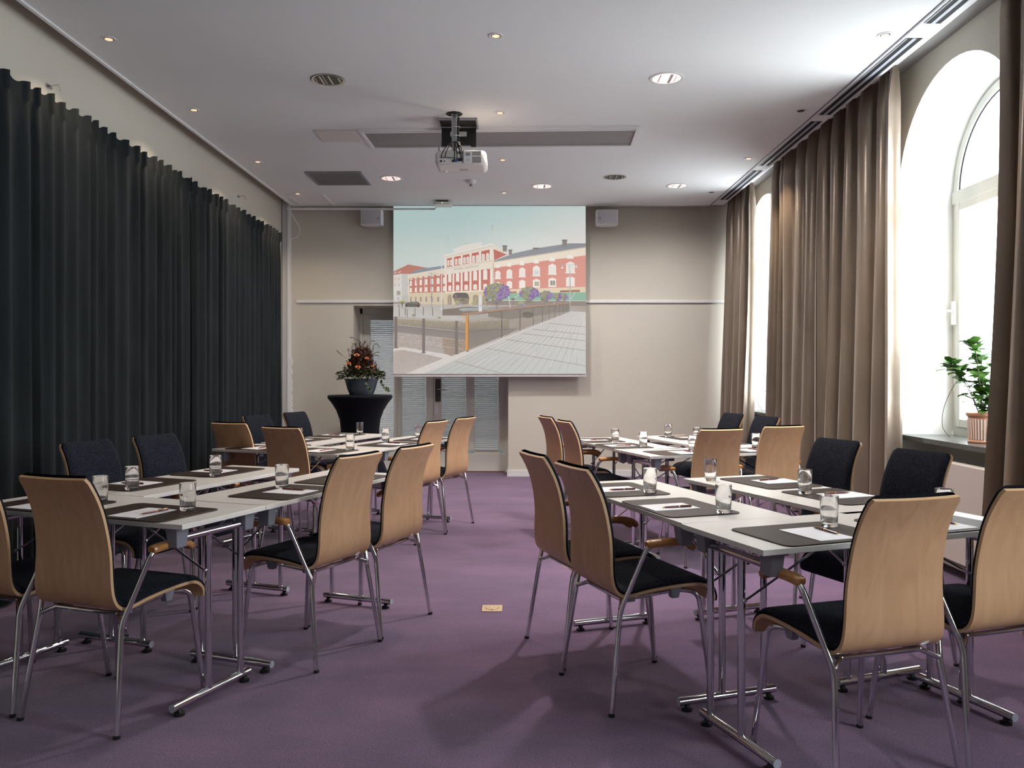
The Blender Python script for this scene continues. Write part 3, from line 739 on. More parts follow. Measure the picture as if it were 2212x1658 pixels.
# ------------------------------------------------------------------ loudspeakers
def speaker(x, mirror, label):
    o = empty('wall_speaker', (x, 10.24, 3.245))
    b = MB(); pts = [(-.135, -.06), (.125, -.075), (.135, .05), (.06, .12), (-.07, .12), (-.135, .06)]
    pts = [(p*mirror, q) for p, q in pts]
    if mirror < 0: pts = pts[::-1]
    n = len(pts); b.add([(p, q, -.095) for p, q in pts]+[(p, q, .095) for p, q in pts], [tuple(range(n))[::-1], tuple(range(n, 2*n))]+[(i, (i+1) % n, n+(i+1) % n, n+i) for i in range(n)])
    b.build('cabinet', M['white'], o, smooth=0, bevel=.006)
    g = MB(); g.grid([[(mirror*(-.122+.238*i/8), -.0665-.0145*i/8-.010*sin(pi*i/8), z) for i in range(9)] for z in (-.085, .080)]); g.build('grille', M['spk'], o)
    MB().box(mirror*.088-.006, mirror*.088+.006, -.092, -.086, -.035, -.005).build('badge', M['gplast'], o, smooth=0)
    MB().box(-.03, .03, .09, .205, -.03, .03).build('wall_mount', M['white'], o, smooth=0); MB().tube([(mirror*.03, .1, .09), (mirror*.07, .16, .17), (mirror*.07, .18, .3)], .004, 6).build('cord', M['gplast'], o)
    return tag(o, label, 'loudspeaker', 'white loudspeakers beside the screen')
speaker((803-1116.5)/1774*10.2, 1, 'white wall loudspeaker left of the projection screen')
speaker((1311-1116.5)/1774*10.2, -1, 'white wall loudspeaker right of the projection screen')

# ------------------------------------------------------------------ ceiling fittings
def ceil_pt(x, y):
    Y = 1774*(ZC-H)/(808-y); return (x-1116.5)/1774*Y, Y
def spot(px, py, on, label):
    X, Y = ceil_pt(px, py); o = empty('recessed_spotlight', (X, Y, ZC))
    MB().lathe([(.047, -.0001), (.047, -.003), (.040, -.005), (.030, -.002), (.029, .0)], 32).build('trim_ring', M['white'], o)
    MB().lathe([(.0295, -.0025), (.0295, -.0005)], 24).build('inner_ring', M['bplast'], o)
    MB().lathe([(.024, -.0040), (.024, -.0030)], 24).build('lamp', M['lampon'] if on else M['lampoff'], o)
    tag(o, label, 'spotlight', 'small recessed spotlights in the ceiling')
    if on:
        l = bpy.data.lights.new('spot_glow', 'SPOT'); l.energy = 10 if (px < 660 or py > 400) else 26; l.color = (1, .78, .56); l.spot_size = radians(120); l.spot_blend = .7; l.shadow_soft_size = .03
        q = bpy.data.objects.new('spot_beam', l); COL.objects.link(q); q.location = (X, Y, ZC-.02); SPOTS.append(q)
SPOTS = []
ordn = ('nearest', 'second nearest', 'third nearest', 'farthest')
for row, pts in (('left', [(235, 84, 1), (419, 237, 1), (557, 349, 1), (643, 418, 1)]), ('middle', [(1071, 77, 1), (1080, 243, 1), (1086, 345, 1), (1089, 416, 1)]), ('right', [(1912, 75, 1), (1730, 239, 0), (1617, 342, 1), (1537, 415, 0)])):
    for i, (x, y, on) in enumerate(pts): spot(x, y, on, '%s small recessed spotlight, %s in the %s ceiling row' % ('glowing' if on else 'unlit dark', ordn[i], row))
for x, y, on, lb in ((709, 172, 0, 'large unlit chrome downlight, front left of the ceiling'), (1440, 169, 1, 'large glowing downlight, front right of the ceiling'), (845, 385, 1, 'large glowing downlight left of the projector'),
                     (1171, 402, 1, 'large glowing downlight in the middle of the rear ceiling'), (1328, 382, 0, 'large unlit chrome downlight at the rear right of the ceiling'), (1463, 401, 1, 'large glowing downlight nearest the window at the rear')):
    X, Y = ceil_pt(x, y); o = empty('round_downlight', (X, Y, ZC))
    MB().lathe([(.124, -.0001), (.124, -.003), (.112, -.006), (.102, -.003)], 40).build('rim', M['steel'] if not on else M['white'], o)
    d = MB(); d.lathe([(.101, -.0035), (.10, -.0012)], 40, mod=None); d.f = d.f[:]
    d.build('reflector', M['lampbig'] if on else M['lampoff'], o)
    if on: MB().box(-.055, -.048, -.07, .07, -.0044, -.0036).box(.016, .036, -.085, .085, -.0044, -.0036).box(.060, .064, -.06, .06, -.0044, -.0036).build('reflector_strips', mat('soft_reflector', (.45, .36, .37), .3), o, smooth=0)
    if not on:
        q = MB()
        for k in (0, 2, 3, 5, 8):
            yy = -.085+k*.021; hw = sqrt(.098**2-min(.095, abs(yy))**2)*1.0; q.box(yy-.003*(1+k % 3), yy+.003, -hw*.9, hw*.9, -.0048, -.0036)
        q.build('reflector_strips', M['steel'], o, smooth=0)
    tag(o, lb, 'downlight', 'large round downlights in the ceiling')
    if on:
        l = bpy.data.lights.new('down_glow', 'SPOT'); l.energy = 78 if y > 300 else 190; l.color = (1, .95, .92); l.spot_size = radians(168); l.spot_blend = 1.; l.shadow_soft_size = .09
        q = bpy.data.objects.new('down_beam', l); COL.objects.link(q); q.location = (X, Y, ZC-.02); SPOTS.append(q)
# grilles and plates
def frame_box(b, x0, x1, y0, y1, w, z0, z1):
    b.box(x0, x1, y0, y0+w, z0, z1).box(x0, x1, y1-w, y1, z0, z1).box(x0, x0+w, y0+w, y1-w, z0, z1).box(x1-w, x1, y0+w, y1-w, z0, z1)
o = empty('linear_ceiling_vent', (-.15, 7.32, ZC), radians(-2.2))
b = MB(); frame_box(b, -1.21, 1.21, -.285, .285, .028, -.018, 0); b.build('vent_frame', M['white'], o, smooth=0)
b = MB(); b.box(-1.18, 1.18, -.20, .255, -.006, -.001); b.build('perforated_panel', M['mesh'], o, smooth=0); MB().box(-1.18, 1.18, -.257, -.225, -.004, -.001).build('slot', M['dark'], o, smooth=0)
MB().box(-1.18, 1.18, -.225, -.195, -.012, -.001).build('inner_rail', M['white'], o, smooth=0)
tag(o, 'long grey perforated air vent in the ceiling behind the projector mount', 'air vent')
o = empty('return_air_grille', (-1.92, 8.85, ZC)); b = MB(); frame_box(b, -.295, .295, -.295, .295, .022, -.01, 0); b.build('grille_frame', M['gplast'], o, smooth=0)
b = MB()
for k in range(26): b.box(-.272+k*.0213, -.272+k*.0213+.011, -.273, .273, -.007, -.002)
for k in range(18): b.box(-.273, .273, -.272+k*.031, -.272+k*.031+.006, -.008, -.0065)
b.build('grille_bars', M['mesh'], o, smooth=0); MB().box(-.273, .273, -.273, .273, -.0015, -.0005).build('duct_opening', M['dark'], o, smooth=0)
tag(o, 'square grey louvred grille in the ceiling at the rear left', 'air grille')
o = MB().box(-1.755, -1.405, 7.10, 7.44, ZC-.010, ZC).build('ceiling_plate', mat('plate_paint', (.66, .63, .61), .5), smooth=0, bevel=.002); tag(o, 'blank square cover plate beside the left end of the long vent', 'cover plate')
o = empty('ceiling_hatch', (-2.49, 9.93, ZC)); b = MB(); frame_box(b, -.22, .22, -.29, .29, .028, -.014, 0); b.build('hatch_frame', M['white'], o, smooth=0); MB().box(-.18, .18, -.25, .25, -.005, -.001).build('hatch_door', M['ceil'], o, smooth=0)
tag(o, 'white framed access hatch in the far left corner of the ceiling', 'hatch')
X, Y = ceil_pt(1017, 390); o = empty('smoke_detector', (X, Y, ZC)); MB().lathe([(.055, 0), (.055, -.02), (.035, -.035), (.001, -.036)][::-1], 28).build('housing', M['white'], o)
MB().tube([(0, 0, -.03), (0, 0, -.06)], .012, 10).lathe([(.001, -.062), (.022, -.06), (.022, -.056), (.001, -.054)], 12).build('sensor', M['gplast'], o); tag(o, 'small round smoke detector on the ceiling just past the projector', 'smoke detector')
for i, (y0, y1, lb) in enumerate(((3.3, 4.94, 'nearest the camera'), (5.16, 6.68, 'above the near half of the middle curtain'), (6.86, 8.31, 'above the far half of the middle curtain'), (8.515, 9.93, 'above the far window'))):
    o = empty('slot_diffuser', (2.50, (y0+y1)/2, ZC)); l = (y1-y0)/2
    b = MB(); b.box(-.045, -.012, -l, l, -.004, -.001).box(.012, .045, -l, l, -.004, -.001); b.build('air_slot', M['dark'], o, smooth=0)
    MB().box(-.012, .012, -l, l, -.006, -.001).box(-.052, -.045, -l, l, -.006, -.001).box(.045, .052, -l, l, -.006, -.001).build('slot_rail', M['capgrey'], o, smooth=0)
    tag(o, 'black slot diffuser in the right ceiling strip, '+lb, 'air diffuser', 'slot diffusers along the window side')

# ------------------------------------------------------------------ projector on its ceiling arm
o = empty('ceiling_projector', (-.452, 6.75, 2.98))
b = MB().box(-.207, .207, -.15, .15, 0, .122); pb = b.build('casing', M['projw'], o, bevel=.0); bv = pb.modifiers.new('bevel', 'BEVEL'); bv.width = .035; bv.segments = 5; bv.limit_method = 'ANGLE'
MB().box(-.165, .165, -.1535, -.149, .012, .112).build('rear_panel', mat('rear_panel_grey', (.62, .62, .60), .5), o, smooth=0)
MB().box(.018, .026, -.158, -.150, .010, .116).build('panel_rib', M['gplast'], o, smooth=0)
b = MB()
for i in range(8):
    for j in range(9):
        if j in (5,): continue
        b.box(.095+i*.0092, .095+i*.0092+.0055, -.1555, -.153, .018+j*.0098, .018+j*.0098+.0055)
b.build('exhaust_slots', M['bplast'], o, smooth=0)
b = MB()
for x in (-.155, -.14, -.124, -.105, -.092, -.078, -.06): b.tube([(x, -.153, .056), (x, -.160, .056)], .0045, 8)
b.box(-.165, -.148, -.156, -.153, .022, .036).box(-.138, -.122, -.156, -.153, .026, .032).box(-.07, -.048, -.160, -.153, .022, .036).box(-.022, .016, -.165, -.153, .028, .050).box(-.012, .016, -.165, -.153, .086, .104).build('sockets', M['bplast'], o)
MB().box(-.046, -.026, -.166, -.153, .022, .036).build('blue_plug', M['blue'], o, smooth=0)
MB().tube([(.060, -.1535, .042), (.060, -.1555, .042)], .017, 18).build('ir_sensor', M['spk'], o)
MB().box(.040, .078, -.1555, -.153, .072, .098).build('power_inlet', M['gplast'], o, smooth=0)
MB().box(-.02, .05, -.02, .04, -.0015, .0005).box(-.12, -.02, .09, .10, -.001, .0005).build('rating_label', M['label'], o, smooth=0)
MB().lathe([(.016, -.008), (.018, 0)], 16, (-.14, .06, 0)).build('foot', M['white'], o)
MB().box(-.185, -.175, -.10, -.09, .12, .155).box(-.11, .11, -.06, .06, .12, .14).build('mount_bracket', M['gplast'], o, smooth=0)
b = MB()
for x, z in ((-.155, .056), (-.05, .03), (-.03, .035), (0, .045), (.005, .095), (-.124, .056), (.01, .04)):
    b.tube(catmull([(-.03, -.10, .20), (-.03+x*.35, -.17, .17), (x*.9, -.185, z+.04), (x, -.158, z)], 6), .0042, 6)
b.build('cables', M['cable'], o)
tag(o, 'white projector hanging upside down under the ceiling, its cable side facing the camera', 'projector')
o = empty('projector_mount', (-.507, 6.66, ZC))
b = MB(); b.lathe([(.068, -.0), (.068, -.006)], 8); b.build('ceiling_plate', M['bplast'], o, smooth=0)
b = MB(); b.box(-.020, -.013, -.02, .02, -.27, -.006).box(.013, .020, -.02, .02, -.27, -.006).box(-.013, .013, -.004, .004, -.285, -.006).box(-.03, .03, -.012, -.006, -.014, -.006); b.box(-.016, .016, -.025, .03, -.292, -.268).build('arm', mat('arm_alloy', (.38, .39, .41), .4, .6), o, smooth=0)
MB().tube(catmull([(.035, .0, -.03), (.03, .0, -.14), (.032, .0, -.24), (.0, 0, -.30)], 6), .009, 8).build('cable_bundle', M['cable'], o)
b = MB()
for z in (-.11, -.18, -.235, -.25): b.tube([(-.0, -.022, z), (.045, -.016, z), (.045, .012, z)], .0025, 6)
b.build('cable_ties', M['white'], o)
b = MB(); frame_box(b, -.15, .18, .10, .36, .012, -.02, 0); b.build('hatch_frame', M['gplast'], o, smooth=0)
b = MB(); b.box(-.135, .160, .345, .352, -.16, -.012).box(-.135, -.09, .33, .352, -.175, -.14).box(.115, .160, .33, .352, -.175, -.14).box(-.06, .03, .33, .352, -.175, -.14); b.build('hanging_lid', M['bplast'], o, smooth=0)
MB().box(-.06, .08, .342, .345, -.085, -.045).build('label_plate', M['label'], o, smooth=0)
MB().box(-.138, .168, .112, .34, -.004, -.001).build('box_inside', M['dark'], o, smooth=0)
tag(o, 'black and grey ceiling arm with open black hatch that carries the projector', 'projector mount')

# ------------------------------------------------------------------ projection screen with the projected town photograph
YS = 10.33
def sp(x, y, k=0): return ((x-1116.5)/1774*YS, YS-.0006*k, H-(y-808)/1774*YS)
scr = empty('projection_screen', (0, 0, 0))
MB().box(sp(849.5, 0)[0], sp(1265.5, 0)[0], YS+.002, YS+.005, sp(0, 808)[2], 3.55).build('screen_cloth', M['white'], scr, smooth=0)
MB().box(sp(849, 0)[0], sp(1267, 0)[0], YS-.012, YS+.014, sp(0, 813.5)[2], sp(0, 806)[2]).build('weight_bar', mat('bar_white', (.66, .62, .62), .4), scr, smooth=0, bevel=.004)
MB().box(sp(1251.5, 0)[0], sp(1257, 0)[0], YS-.0135, YS-.012, sp(0, 809)[2], sp(0, 808)[2]).build('bar_badge', M['gplast'], scr, smooth=0)
class Paint:
    def __init__(s): s.v = []; s.f = []; s.c = []; s.k = 1
    def poly(s, pts, col):
        """pts clockwise or not, in picture units; col one hex or one per point"""
        b = len(s.v); s.v += [sp(x, y, s.k) for x, y in pts]; s.f.append(list(range(b, b+len(pts))))
        cs = [col]*len(pts) if isinstance(col, str) else col
        s.c += [(*hexc(c), 1) for c in cs]
    def up(s): s.k += 1
    def rect(s, x0, y0, x1, y1, col): s.poly([(x0, y0), (x1, y0), (x1, y1), (x0, y1)], col)
    def line(s, x0, y0, x1, y1, w, col):
        d = Vector((x1-x0, y1-y0)); n = Vector((-d.y, d.x)).normalized()*w/2
        s.poly([(x0+n.x, y0+n.y), (x1+n.x, y1+n.y), (x1-n.x, y1-n.y), (x0-n.x, y0-n.y)], col)
    def disc(s, x, y, rx, ry, col, n=20, a0=0, a1=360):
        s.poly([(x+rx*cos(radians(a0+(a1-a0)*i/n)), y-ry*sin(radians(a0+(a1-a0)*i/n))) for i in range(n+(0 if a1-a0 == 360 else 1))], col)
P = Paint(); R_ = random.Random(5)
# sky
gy = [443, 480, 520, 560, 600, 665]; gx = [850, 990, 1130, 1265]
G = [['b4cdca', 'b2cccb', 'bcd2cf', 'cdd9d6'], ['b6cecb', 'b8cfcd', 'c8d8d3', 'dbdedb'], ['c2d2cd', 'c6d5d0', 'd9dfda', 'e6e1dc'], ['cbd5d0', 'd3dbd6', 'e4e2dc', 'ece4de'], ['cfd6d2', 'd8dcd6', 'e8e4dd', 'eee5df'], ['d5d9d5', 'dcdcd7', 'e8e4dd', 'eee5df']]
for i in range(5):
    for j in range(3): P.poly([(gx[j], gy[i]), (gx[j+1], gy[i]), (gx[j+1], gy[i+1]), (gx[j], gy[i+1])], [G[i][j], G[i][j+1], G[i+1][j+1], G[i+1][j]])
P.up()
# far left house
P.poly([(850, 593), (868, 591), (868, 652), (850, 652)], 'ddd8d2'); P.poly([(868, 591), (882, 589), (882, 652), (868, 652)], 'c9c6c0')
P.poly([(850, 586), (882, 571), (928, 579), (886, 592), (868, 591), (850, 594)], 'bd7a69'); P.line(868, 590, 882, 571.5, .6, 'a86a5b')
P.rect(850, 638, 882, 657, '9a8c83'); P.up()
for x in (852.5, 860): 
    for y in (599, 612): P.rect(x, y, x+3, y+6, 'd3b9ab')
P.rect(857, 628, 865, 637, 'a69b8e'); P.rect(880, 598, 882, 604, '7e7873'); P.rect(880, 611, 882, 617, '7e7873'); P.rect(859.5, 642.5, 861.5, 647, '6d8fb0')
P.poly([(851, 590), (856, 586.5), (858, 586.5), (854, 590.5)], 'c9d6dc'); P.poly([(860, 589), (865, 585), (867, 585), (863, 589)], 'c9d6dc')
# left wing
P.poly([(884, 592), (899, 583), (906, 581), (962, 573), (962, 582)], '8b929d'); P.poly([(912, 583), (912, 578), (920, 577), (920, 583.5)], '9b938e')
P.up()
P.poly([(880, 594), (962, 579), (962, 660), (882, 657)], 'e6d6bf'); P.up()
P.poly([(884, 601), (962, 590), (962, 631), (884, 633)], 'c87667'); P.poly([(882, 633.5), (1068, 627), (1068, 659), (882, 656)], 'd8c7a8')
P.line(880, 594, 962, 579.3, 1.2, 'f0e4d0'); P.line(882, 633.2, 962, 630.7, 1.2, 'efe0cc'); P.up()
def pwin(x, y0, y1, w, col='f0e6da', ped=2.):
    P.rect(x-w/2, y0+ped, x+w/2, y1, col); P.poly([(x-w/2, y0+ped), (x, y0), (x+w/2, y0+ped)], col); P.rect(x-w/2-.7, y1-1, x+w/2+.7, y1, col)
for i, x in enumerate((887.6, 898.5, 909, 920.7, 933.2, 946.5, 960.5)):
    t = i/6; w = 4.4+2.2*t; pwin(x, 605.5-7.5*t, 617.2-5*t, w); pwin(x, 621-3.5*t, 631-2.2*t, w, ped=1.6)
    P.rect(x-w/2-1, 601-10.5*t, x+w/2+1, 602.5-10.5*t+2, 'e6d6bf')
    if i < 6:
        P.rect(x-w*.36, 643, x+w*.36, 651.5, '9b938a'); P.disc(x, 643, w*.36, 2.4, '9b938a', 8, 0, 180)
# centre block
P.up(); P.poly([(979, 545), (979, 537.5), (1009, 527), (1040, 522.5), (1041, 531)], 'e9e1d8'); P.poly([(1000, 527.5), (1007, 525.8), (1018, 526.3)], 'b3aca5')
P.poly([(959, 552.5), (1064, 526), (1068, 529), (1068, 628), (962, 633)], 'eadfd0')
P.poly([(1064, 526), (1098, 546), (1096, 549), (1067, 563)], 'e6dccd'); P.up()
P.line(959, 552.3, 1064, 526.4, 1.6, 'f4ede4'); P.line(960, 555.5, 1064, 531, 1, 'cdbfae')
P.poly([(1066, 538), (1095, 549.5), (1067.5, 562)], 'c4695a')
P.poly([(963, 559), (1062, 538), (1062, 561), (963, 577)], 'c4695a')
P.poly([(964.5, 593), (1063, 579.5), (1063, 625), (965, 630)], 'c4695a'); P.up()
for i, (a_, b_) in enumerate(((968.7, 975), (985.4, 992.6), (1003.5, 1010.7), (1023, 1031), (1044, 1053.4))):
    for q, x in enumerate((a_, b_)):
        t = (x-963)/99; y0, y1 = 562.5-17.6*t, 575.5-13.5*t; w = 4.6+2.2*t
        P.rect(x-w/2, y0+2.5, x+w/2, y1-.8, 'efe6dc'); P.disc(x, y0+2.5, w/2, 2.5, 'efe6dc', 8, 0, 180)
        P.up(); P.rect(x-w*.26, y0+3.4, x+w*.26, y1-2.4, 'd9d2c4'); P.k -= 1
for x in (963.5, 978.8, 997.5, 1016.5, 1037, 1060.5):
    t = (x-963)/99; P.poly([(x-1.7-t, 558-20*t), (x+1.7+t, 558-20*t-.6), (x+1.7+t, 577-16*t), (x-1.7-t, 577-16*t)], 'eee5da')
for i, x in enumerate((963.5, 979.5, 997.3, 1016.3, 1036.6, 1061.5)):
    t = (x-963)/99; w = 3.4+1.8*t; P.rect(x-w/2, 590.5-12*t, x+w/2, 630-4.5*t, 'f0e8de'); P.rect(x-w/2-1, 589.5-12*t, x+w/2+1, 592.5-12*t, 'e3d6c5')
for x in (971.7, 988.6, 1007, 1026.5, 1048.2):
    t = (x-963)/99; w = 6.6+2.6*t; pwin(x, 591-11.5*t, 610-7*t, w, ped=3); pwin(x, 616-4.5*t, 628.5-5*t, w*.95, ped=2)
P.up()
for i in range(34):
    x = 964+i*3; t = (x-963)/99; P.rect(x, 579.5-16.5*t, x+1.4, 580.8-16.5*t, '9d8f80')
P.poly([(962, 630.5), (1068, 625.5), (1068, 628), (962, 633)], 'efe3d2')
# ground floor arches and black canopy
for x, w in ((971.5, 9), (1027.5, 12), (1047.5, 11)):
    P.rect(x-w/2, 642, x+w/2, 659, 'a3937b'); P.disc(x, 642, w/2, 6, 'a3937b', 12, 0, 180)
    P.line(x, 638, x, 658, .8, 'd9cdb4')
P.up(); P.poly([(977.7, 643), (978.5, 637), (983, 632.6), (990, 631.8), (1006, 632.2), (1011, 635), (1014, 643.6)], '57514e'); P.rect(984, 637, 985.6, 641, 'e6e0dc')
P.poly([(979, 643), (1014, 643.6), (1012, 657), (985, 658)], '8b7b68')
# right wing
P.poly([(1067, 563), (1110, 547), (1160, 536), (1229, 525.5), (1265, 525.5), (1265, 534), (1067, 566)], '8d9096')
P.poly([(1066, 565), (1265, 533), (1265, 556), (1067, 579)], 'f0e2ce'); P.up()
for i in range(26): P.line(1075+i*7.6, 562.5-i*1.2, 1078+i*7.6, 550-i*.95 if i > 6 else 556-i, .35, '7b7e86')
P.poly([(1067, 578.5), (1128, 570), (1193, 561), (1265, 551.5), (1265, 620), (1068, 626)], ['d38171', 'd98a79', 'dc907f', 'de9584', 'df9584', 'd48272'])
P.line(1066, 566.2, 1265, 534.5, 1, 'b9a98f'); P.up()
for x, w, a0, a1, b0, b1, s0, s1 in ((1075.5, 11, 583.5, 603, 608, 622, 571, 578.5), (1100.3, 12, 580.5, 601.5, 606, 622.5, 567, 576), (1128, 13.3, 577, 599, 604, 622.5, 563, 573), (1158.7, 15, 573, 597, 602, 621.5, 559, 569), (1193, 16.5, 569, 593.5, 599.5, 620, 555, 564.5), (1232, 18.8, 564.5, 590.5, 597, 618.5, 550, 559)):
    pwin(x, a0, a1, w, 'f3eae2', 4.5); P.rect(x-w*.62, a1-2.5, x+w*.62, a1-1, 'f3eae2'); pwin(x, b0, b1, w, 'f3eae2', 3)
    P.rect(x-w*.42, s0, x+w*.36, s1, 'efe3d2'); P.up()
    P.rect(x-w*.34, a0+6.5, x+w*.34, a1-3.5, 'efe4dd'); P.rect(x-w*.30, s0+1, x+w*.24, s1-1.5, 'f7efe8'); P.k -= 1
P.up(); P.rect(1154, 584, 1163.5, 593, 'd3d8e2'); P.rect(1155, 608, 1164, 617.5, 'a9a284'); P.rect(1188.5, 606, 1199, 616, '8d8a78'); P.rect(1193.2, 606, 1194.2, 616, 'efe6dc'); P.rect(1159.2, 608, 1160, 617.5, 'efe6dc')
for x, y, w, h in ((1086, 530, 9, 13), (1099, 539, 7, 11), (1152, 535, 12, 5), (1214.5, 517.5, 10, 16)): P.rect(x, y, x+w, y+h, '8a817e'); P.rect(x-1, y, x+w+1, y+2, '7b7370')
# base of right wing, sign boards, awning
P.poly([(1068, 626), (1265, 620), (1265, 634), (1068, 646)], 'e3d0ae'); P.line(1068, 626.5, 1265, 620.5, 1.4, 'f2e8dc'); P.up()
P.poly([(1055, 641), (1090, 634), (1265, 631), (1265, 649), (1052, 648.5)], '86b39a'); P.poly([(1052, 649), (1265, 649.8), (1265, 674), (1052, 668)], '8a7d72'); P.line(1052, 648.6, 1265, 649.4, 1.2, 'd9dcd6')
P.poly([(1209.7, 627.2), (1252.5, 625.8), (1252.5, 630.2), (1209.7, 631.2)], '8c5548'); P.poly([(1101, 629.8), (1116, 629.4), (1116, 633), (1101, 633.2)], '8c5548'); P.up()
for a_ in ((1243, 631, 1232, 647), (1122, 635.5, 1111, 644), (1190, 640, 1184, 648)): P.line(*a_, .9, 'e6e6e2')
P.rect(1196, 652, 1197.5, 661, 'c8beb4')
for i in range(60): P.disc(R_.uniform(1000, 1120), R_.uniform(654, 661), R_.uniform(.6, 1.4), R_.uniform(.6, 1.4), R_.choice(['a9836b', 'b99a80', '8f7f72', 'c5836c', '7c756f']), 6)
for i in range(22): P.disc(R_.uniform(1125, 1255), R_.uniform(653, 662), R_.uniform(.8, 1.6), R_.uniform(.5, 1.2), R_.choice(['c98a5c', '9d6d58', 'b08164']), 6)
# plaza and quay
P.up(); P.poly([(850, 656), (1265, 661), (1265, 676), (1240, 674), (1000, 692), (850, 684)], ['c1b9b1', 'a59a90', 'a59a90', 'aea69e', 'c3beb8', 'c8c5c0'])
P.poly([(850, 683), (1006, 692), (1240, 674), (1100, 735), (850, 755)], ['bdb3a9', 'c0b5a9', 'a09182', '9b8f84', 'b2a69c']); P.up()
P.poly([(850, 688), (1006, 697), (1100, 690), (1100, 712), (1006, 716), (850, 702)], ['a79a82', 'a3977f', '9c9079', '8d8376', '8a8176', '93897c'])
P.poly([(850, 701), (1006, 715), (1120, 708), (1060, 745), (1006, 760), (850, 722)], ['89807c', '857c78', '8a8079', '91867c', '9a8c80', '908680']); P.up()
P.poly([(850, 718), (955, 728), (962, 768), (850, 752)], 'b1a8a0'); P.poly([(955, 727), (1007, 738), (1007, 766), (960, 768)], 'a08e7f'); P.up()
for i in range(420):
    x = R_.uniform(850, 1003); y = R_.uniform(720+(x-850)*.09, 750+(x-850)*.11); w = R_.uniform(1.5, 6)
    P.rect(x, y, min(x+w, 1006), y+R_.uniform(.4, 1.1), R_.choice(['c29c80', 'b98d74', 'cfb9a4', 'b6c3c9', 'c3ced2', '9c8f88', 'a98a78'] if x < 955 else ['b08c6e', '8b7d70', 'bf9f82', '9a8676']))
for i in range(160):
    x = R_.uniform(850, 1100); y = 690+R_.uniform(0, 12)-(.06*(x-1000) if x > 1000 else 0)+.03*(x-850); P.disc(x, y, R_.uniform(1, 3), R_.uniform(.6, 1.6), R_.choice(['9b907a', 'ae9f86', '8e8672', 'a59883']), 6)
for x in (858, 871, 905, 933, 950): P.rect(x, 664, x+6, 669, 'c7c0b8')
for y in (672, 677, 681): P.line(850, y-3, 990, y+4, .5, 'd0c8c0')
# car, people, flowers by the wall
P.up(); P.poly([(875, 658), (879, 655), (885, 651.8), (903, 651.5), (908, 656), (908, 661), (902, 663), (878, 662.5)], '5b5751'); P.poly([(884, 655), (887, 652.6), (900, 652.6), (903, 656)], '8f9896'); P.disc(878, 660.5, 2.2, 2.4, '474340', 10); P.disc(893.5, 661, 2.4, 2.5, '8f8a84', 10); P.disc(904, 661, 2.2, 2.4, '474340', 10); P.rect(899, 655, 902, 658, 'c0685c')
for x, c in ((861.5, '93a3ad'), (869, '4f4c4d')): P.rect(x-1.4, 652.5, x+1.4, 659, c); P.disc(x, 651.4, 1, 1.2, 'b58a76', 6); P.line(x, 659, x-1.6, 665, 1, '7d7a78'); P.line(x, 659, x+1.6, 665, 1, '6a6766')
for x, y, rx, ry, c in ((865, 651, 3, 2, 'b3b356'), (871, 651, 3, 2, '9fae4c'), (988, 653, 6, 4, 'a5a872'), (994, 656, 5, 2, 'a08fb0'), (1022, 654, 4, 3, 'a7ae6e'), (1125, 655, 7, 5, '9aa56c'), (1127, 659, 9, 3, '9c8ab6'), (893, 681, 3, 3, '8f9a6c'), (949, 686, 4, 2.4, '979c70')): P.disc(x, y, rx, ry, c, 12)
P.poly([(956, 668), (988, 665), (1008, 662), (1055, 665), (1055, 676), (1006, 681), (956, 681)], '7b6d64'); P.poly([(990, 668), (1006, 664), (1110, 664), (1110, 668), (1000, 672)], 'bcc4c0')
for i in range(26): P.line(R_.uniform(990, 1100), 665, R_.uniform(990, 1100), 675, .5, R_.choice(['87a79b', '7f8c88', 'c2c6c4']))
P.poly([(1055, 664), (1232, 656), (1232, 672), (1100, 690), (1055, 684)], '887d74'); P.disc(1140, 680, 12, 7, '5f5955', 14); P.rect(1135, 684, 1142, 686, 'b4b0aa'); P.poly([(1110, 664), (1120, 658), (1128, 668)], '9aa393')
# poles and lamps
P.up()
for x0, y0, y1, w, c in ((954, 528, 671, 1.6, 'e0dcda'), (1010.6, 478, 525, .8, 'd8d4d2'), (1063.5, 478, 526, .8, 'd8d4d2'), (968.3, 508, 545, .6, 'c8c8c6'), (917, 597, 658, 1., 'dccfc0'), (900.5, 600, 652, .8, 'dccfc0'), (884.8, 602, 654, .8, 'dccfc0'), (932.6, 589, 665, 1.5, '8c9ba3'), (957, 645, 667, 1, '6a645f')): P.rect(x0-w/2, y0, x0+w/2, y1, c)
P.line(925, 590, 945, 590.5, .8, '9fabb2'); 
for x in (926, 929, 945): P.poly([(x-2, 595.5), (x-.7, 592), (x+.7, 592), (x+2, 595.5)], 'cdd8de')
P.disc(932.6, 637, 1.2, 1.2, 'b5655c', 8); P.disc(931.6, 641, 1.3, 1.3, 'b84f4a', 8); P.rect(1062.8, 486, 1064.2, 490, '5f7da8'); P.rect(1062.8, 491, 1064.2, 497, 'b9b177'); P.rect(967.6, 512, 968.9, 517, '8592a0')
P.rect(884, 602, 885.6, 615, '6f7a90'); P.rect(915.6, 598, 917, 612, '6f86a0'); P.rect(899.2, 600, 900.4, 612, '8596a6')
P.poly([(1034.5, 655), (1035, 642), (1037.3, 634), (1040, 641), (1041.5, 672), (1034, 673)], 'dcdfe3'); P.disc(1038, 660, 1.2, 1.6, 'c0696a', 6); P.rect(1065, 568, 1066.3, 625, 'a89f98')
P.rect(1230, 586, 1232.6, 675, 'b5bab9'); P.line(1211, 573, 1247, 570.5, .9, 'b8c0c4'); P.poly([(1227, 575), (1229.3, 570), (1232, 575), (1231.5, 588), (1229.5, 588)], 'd9d6d2')
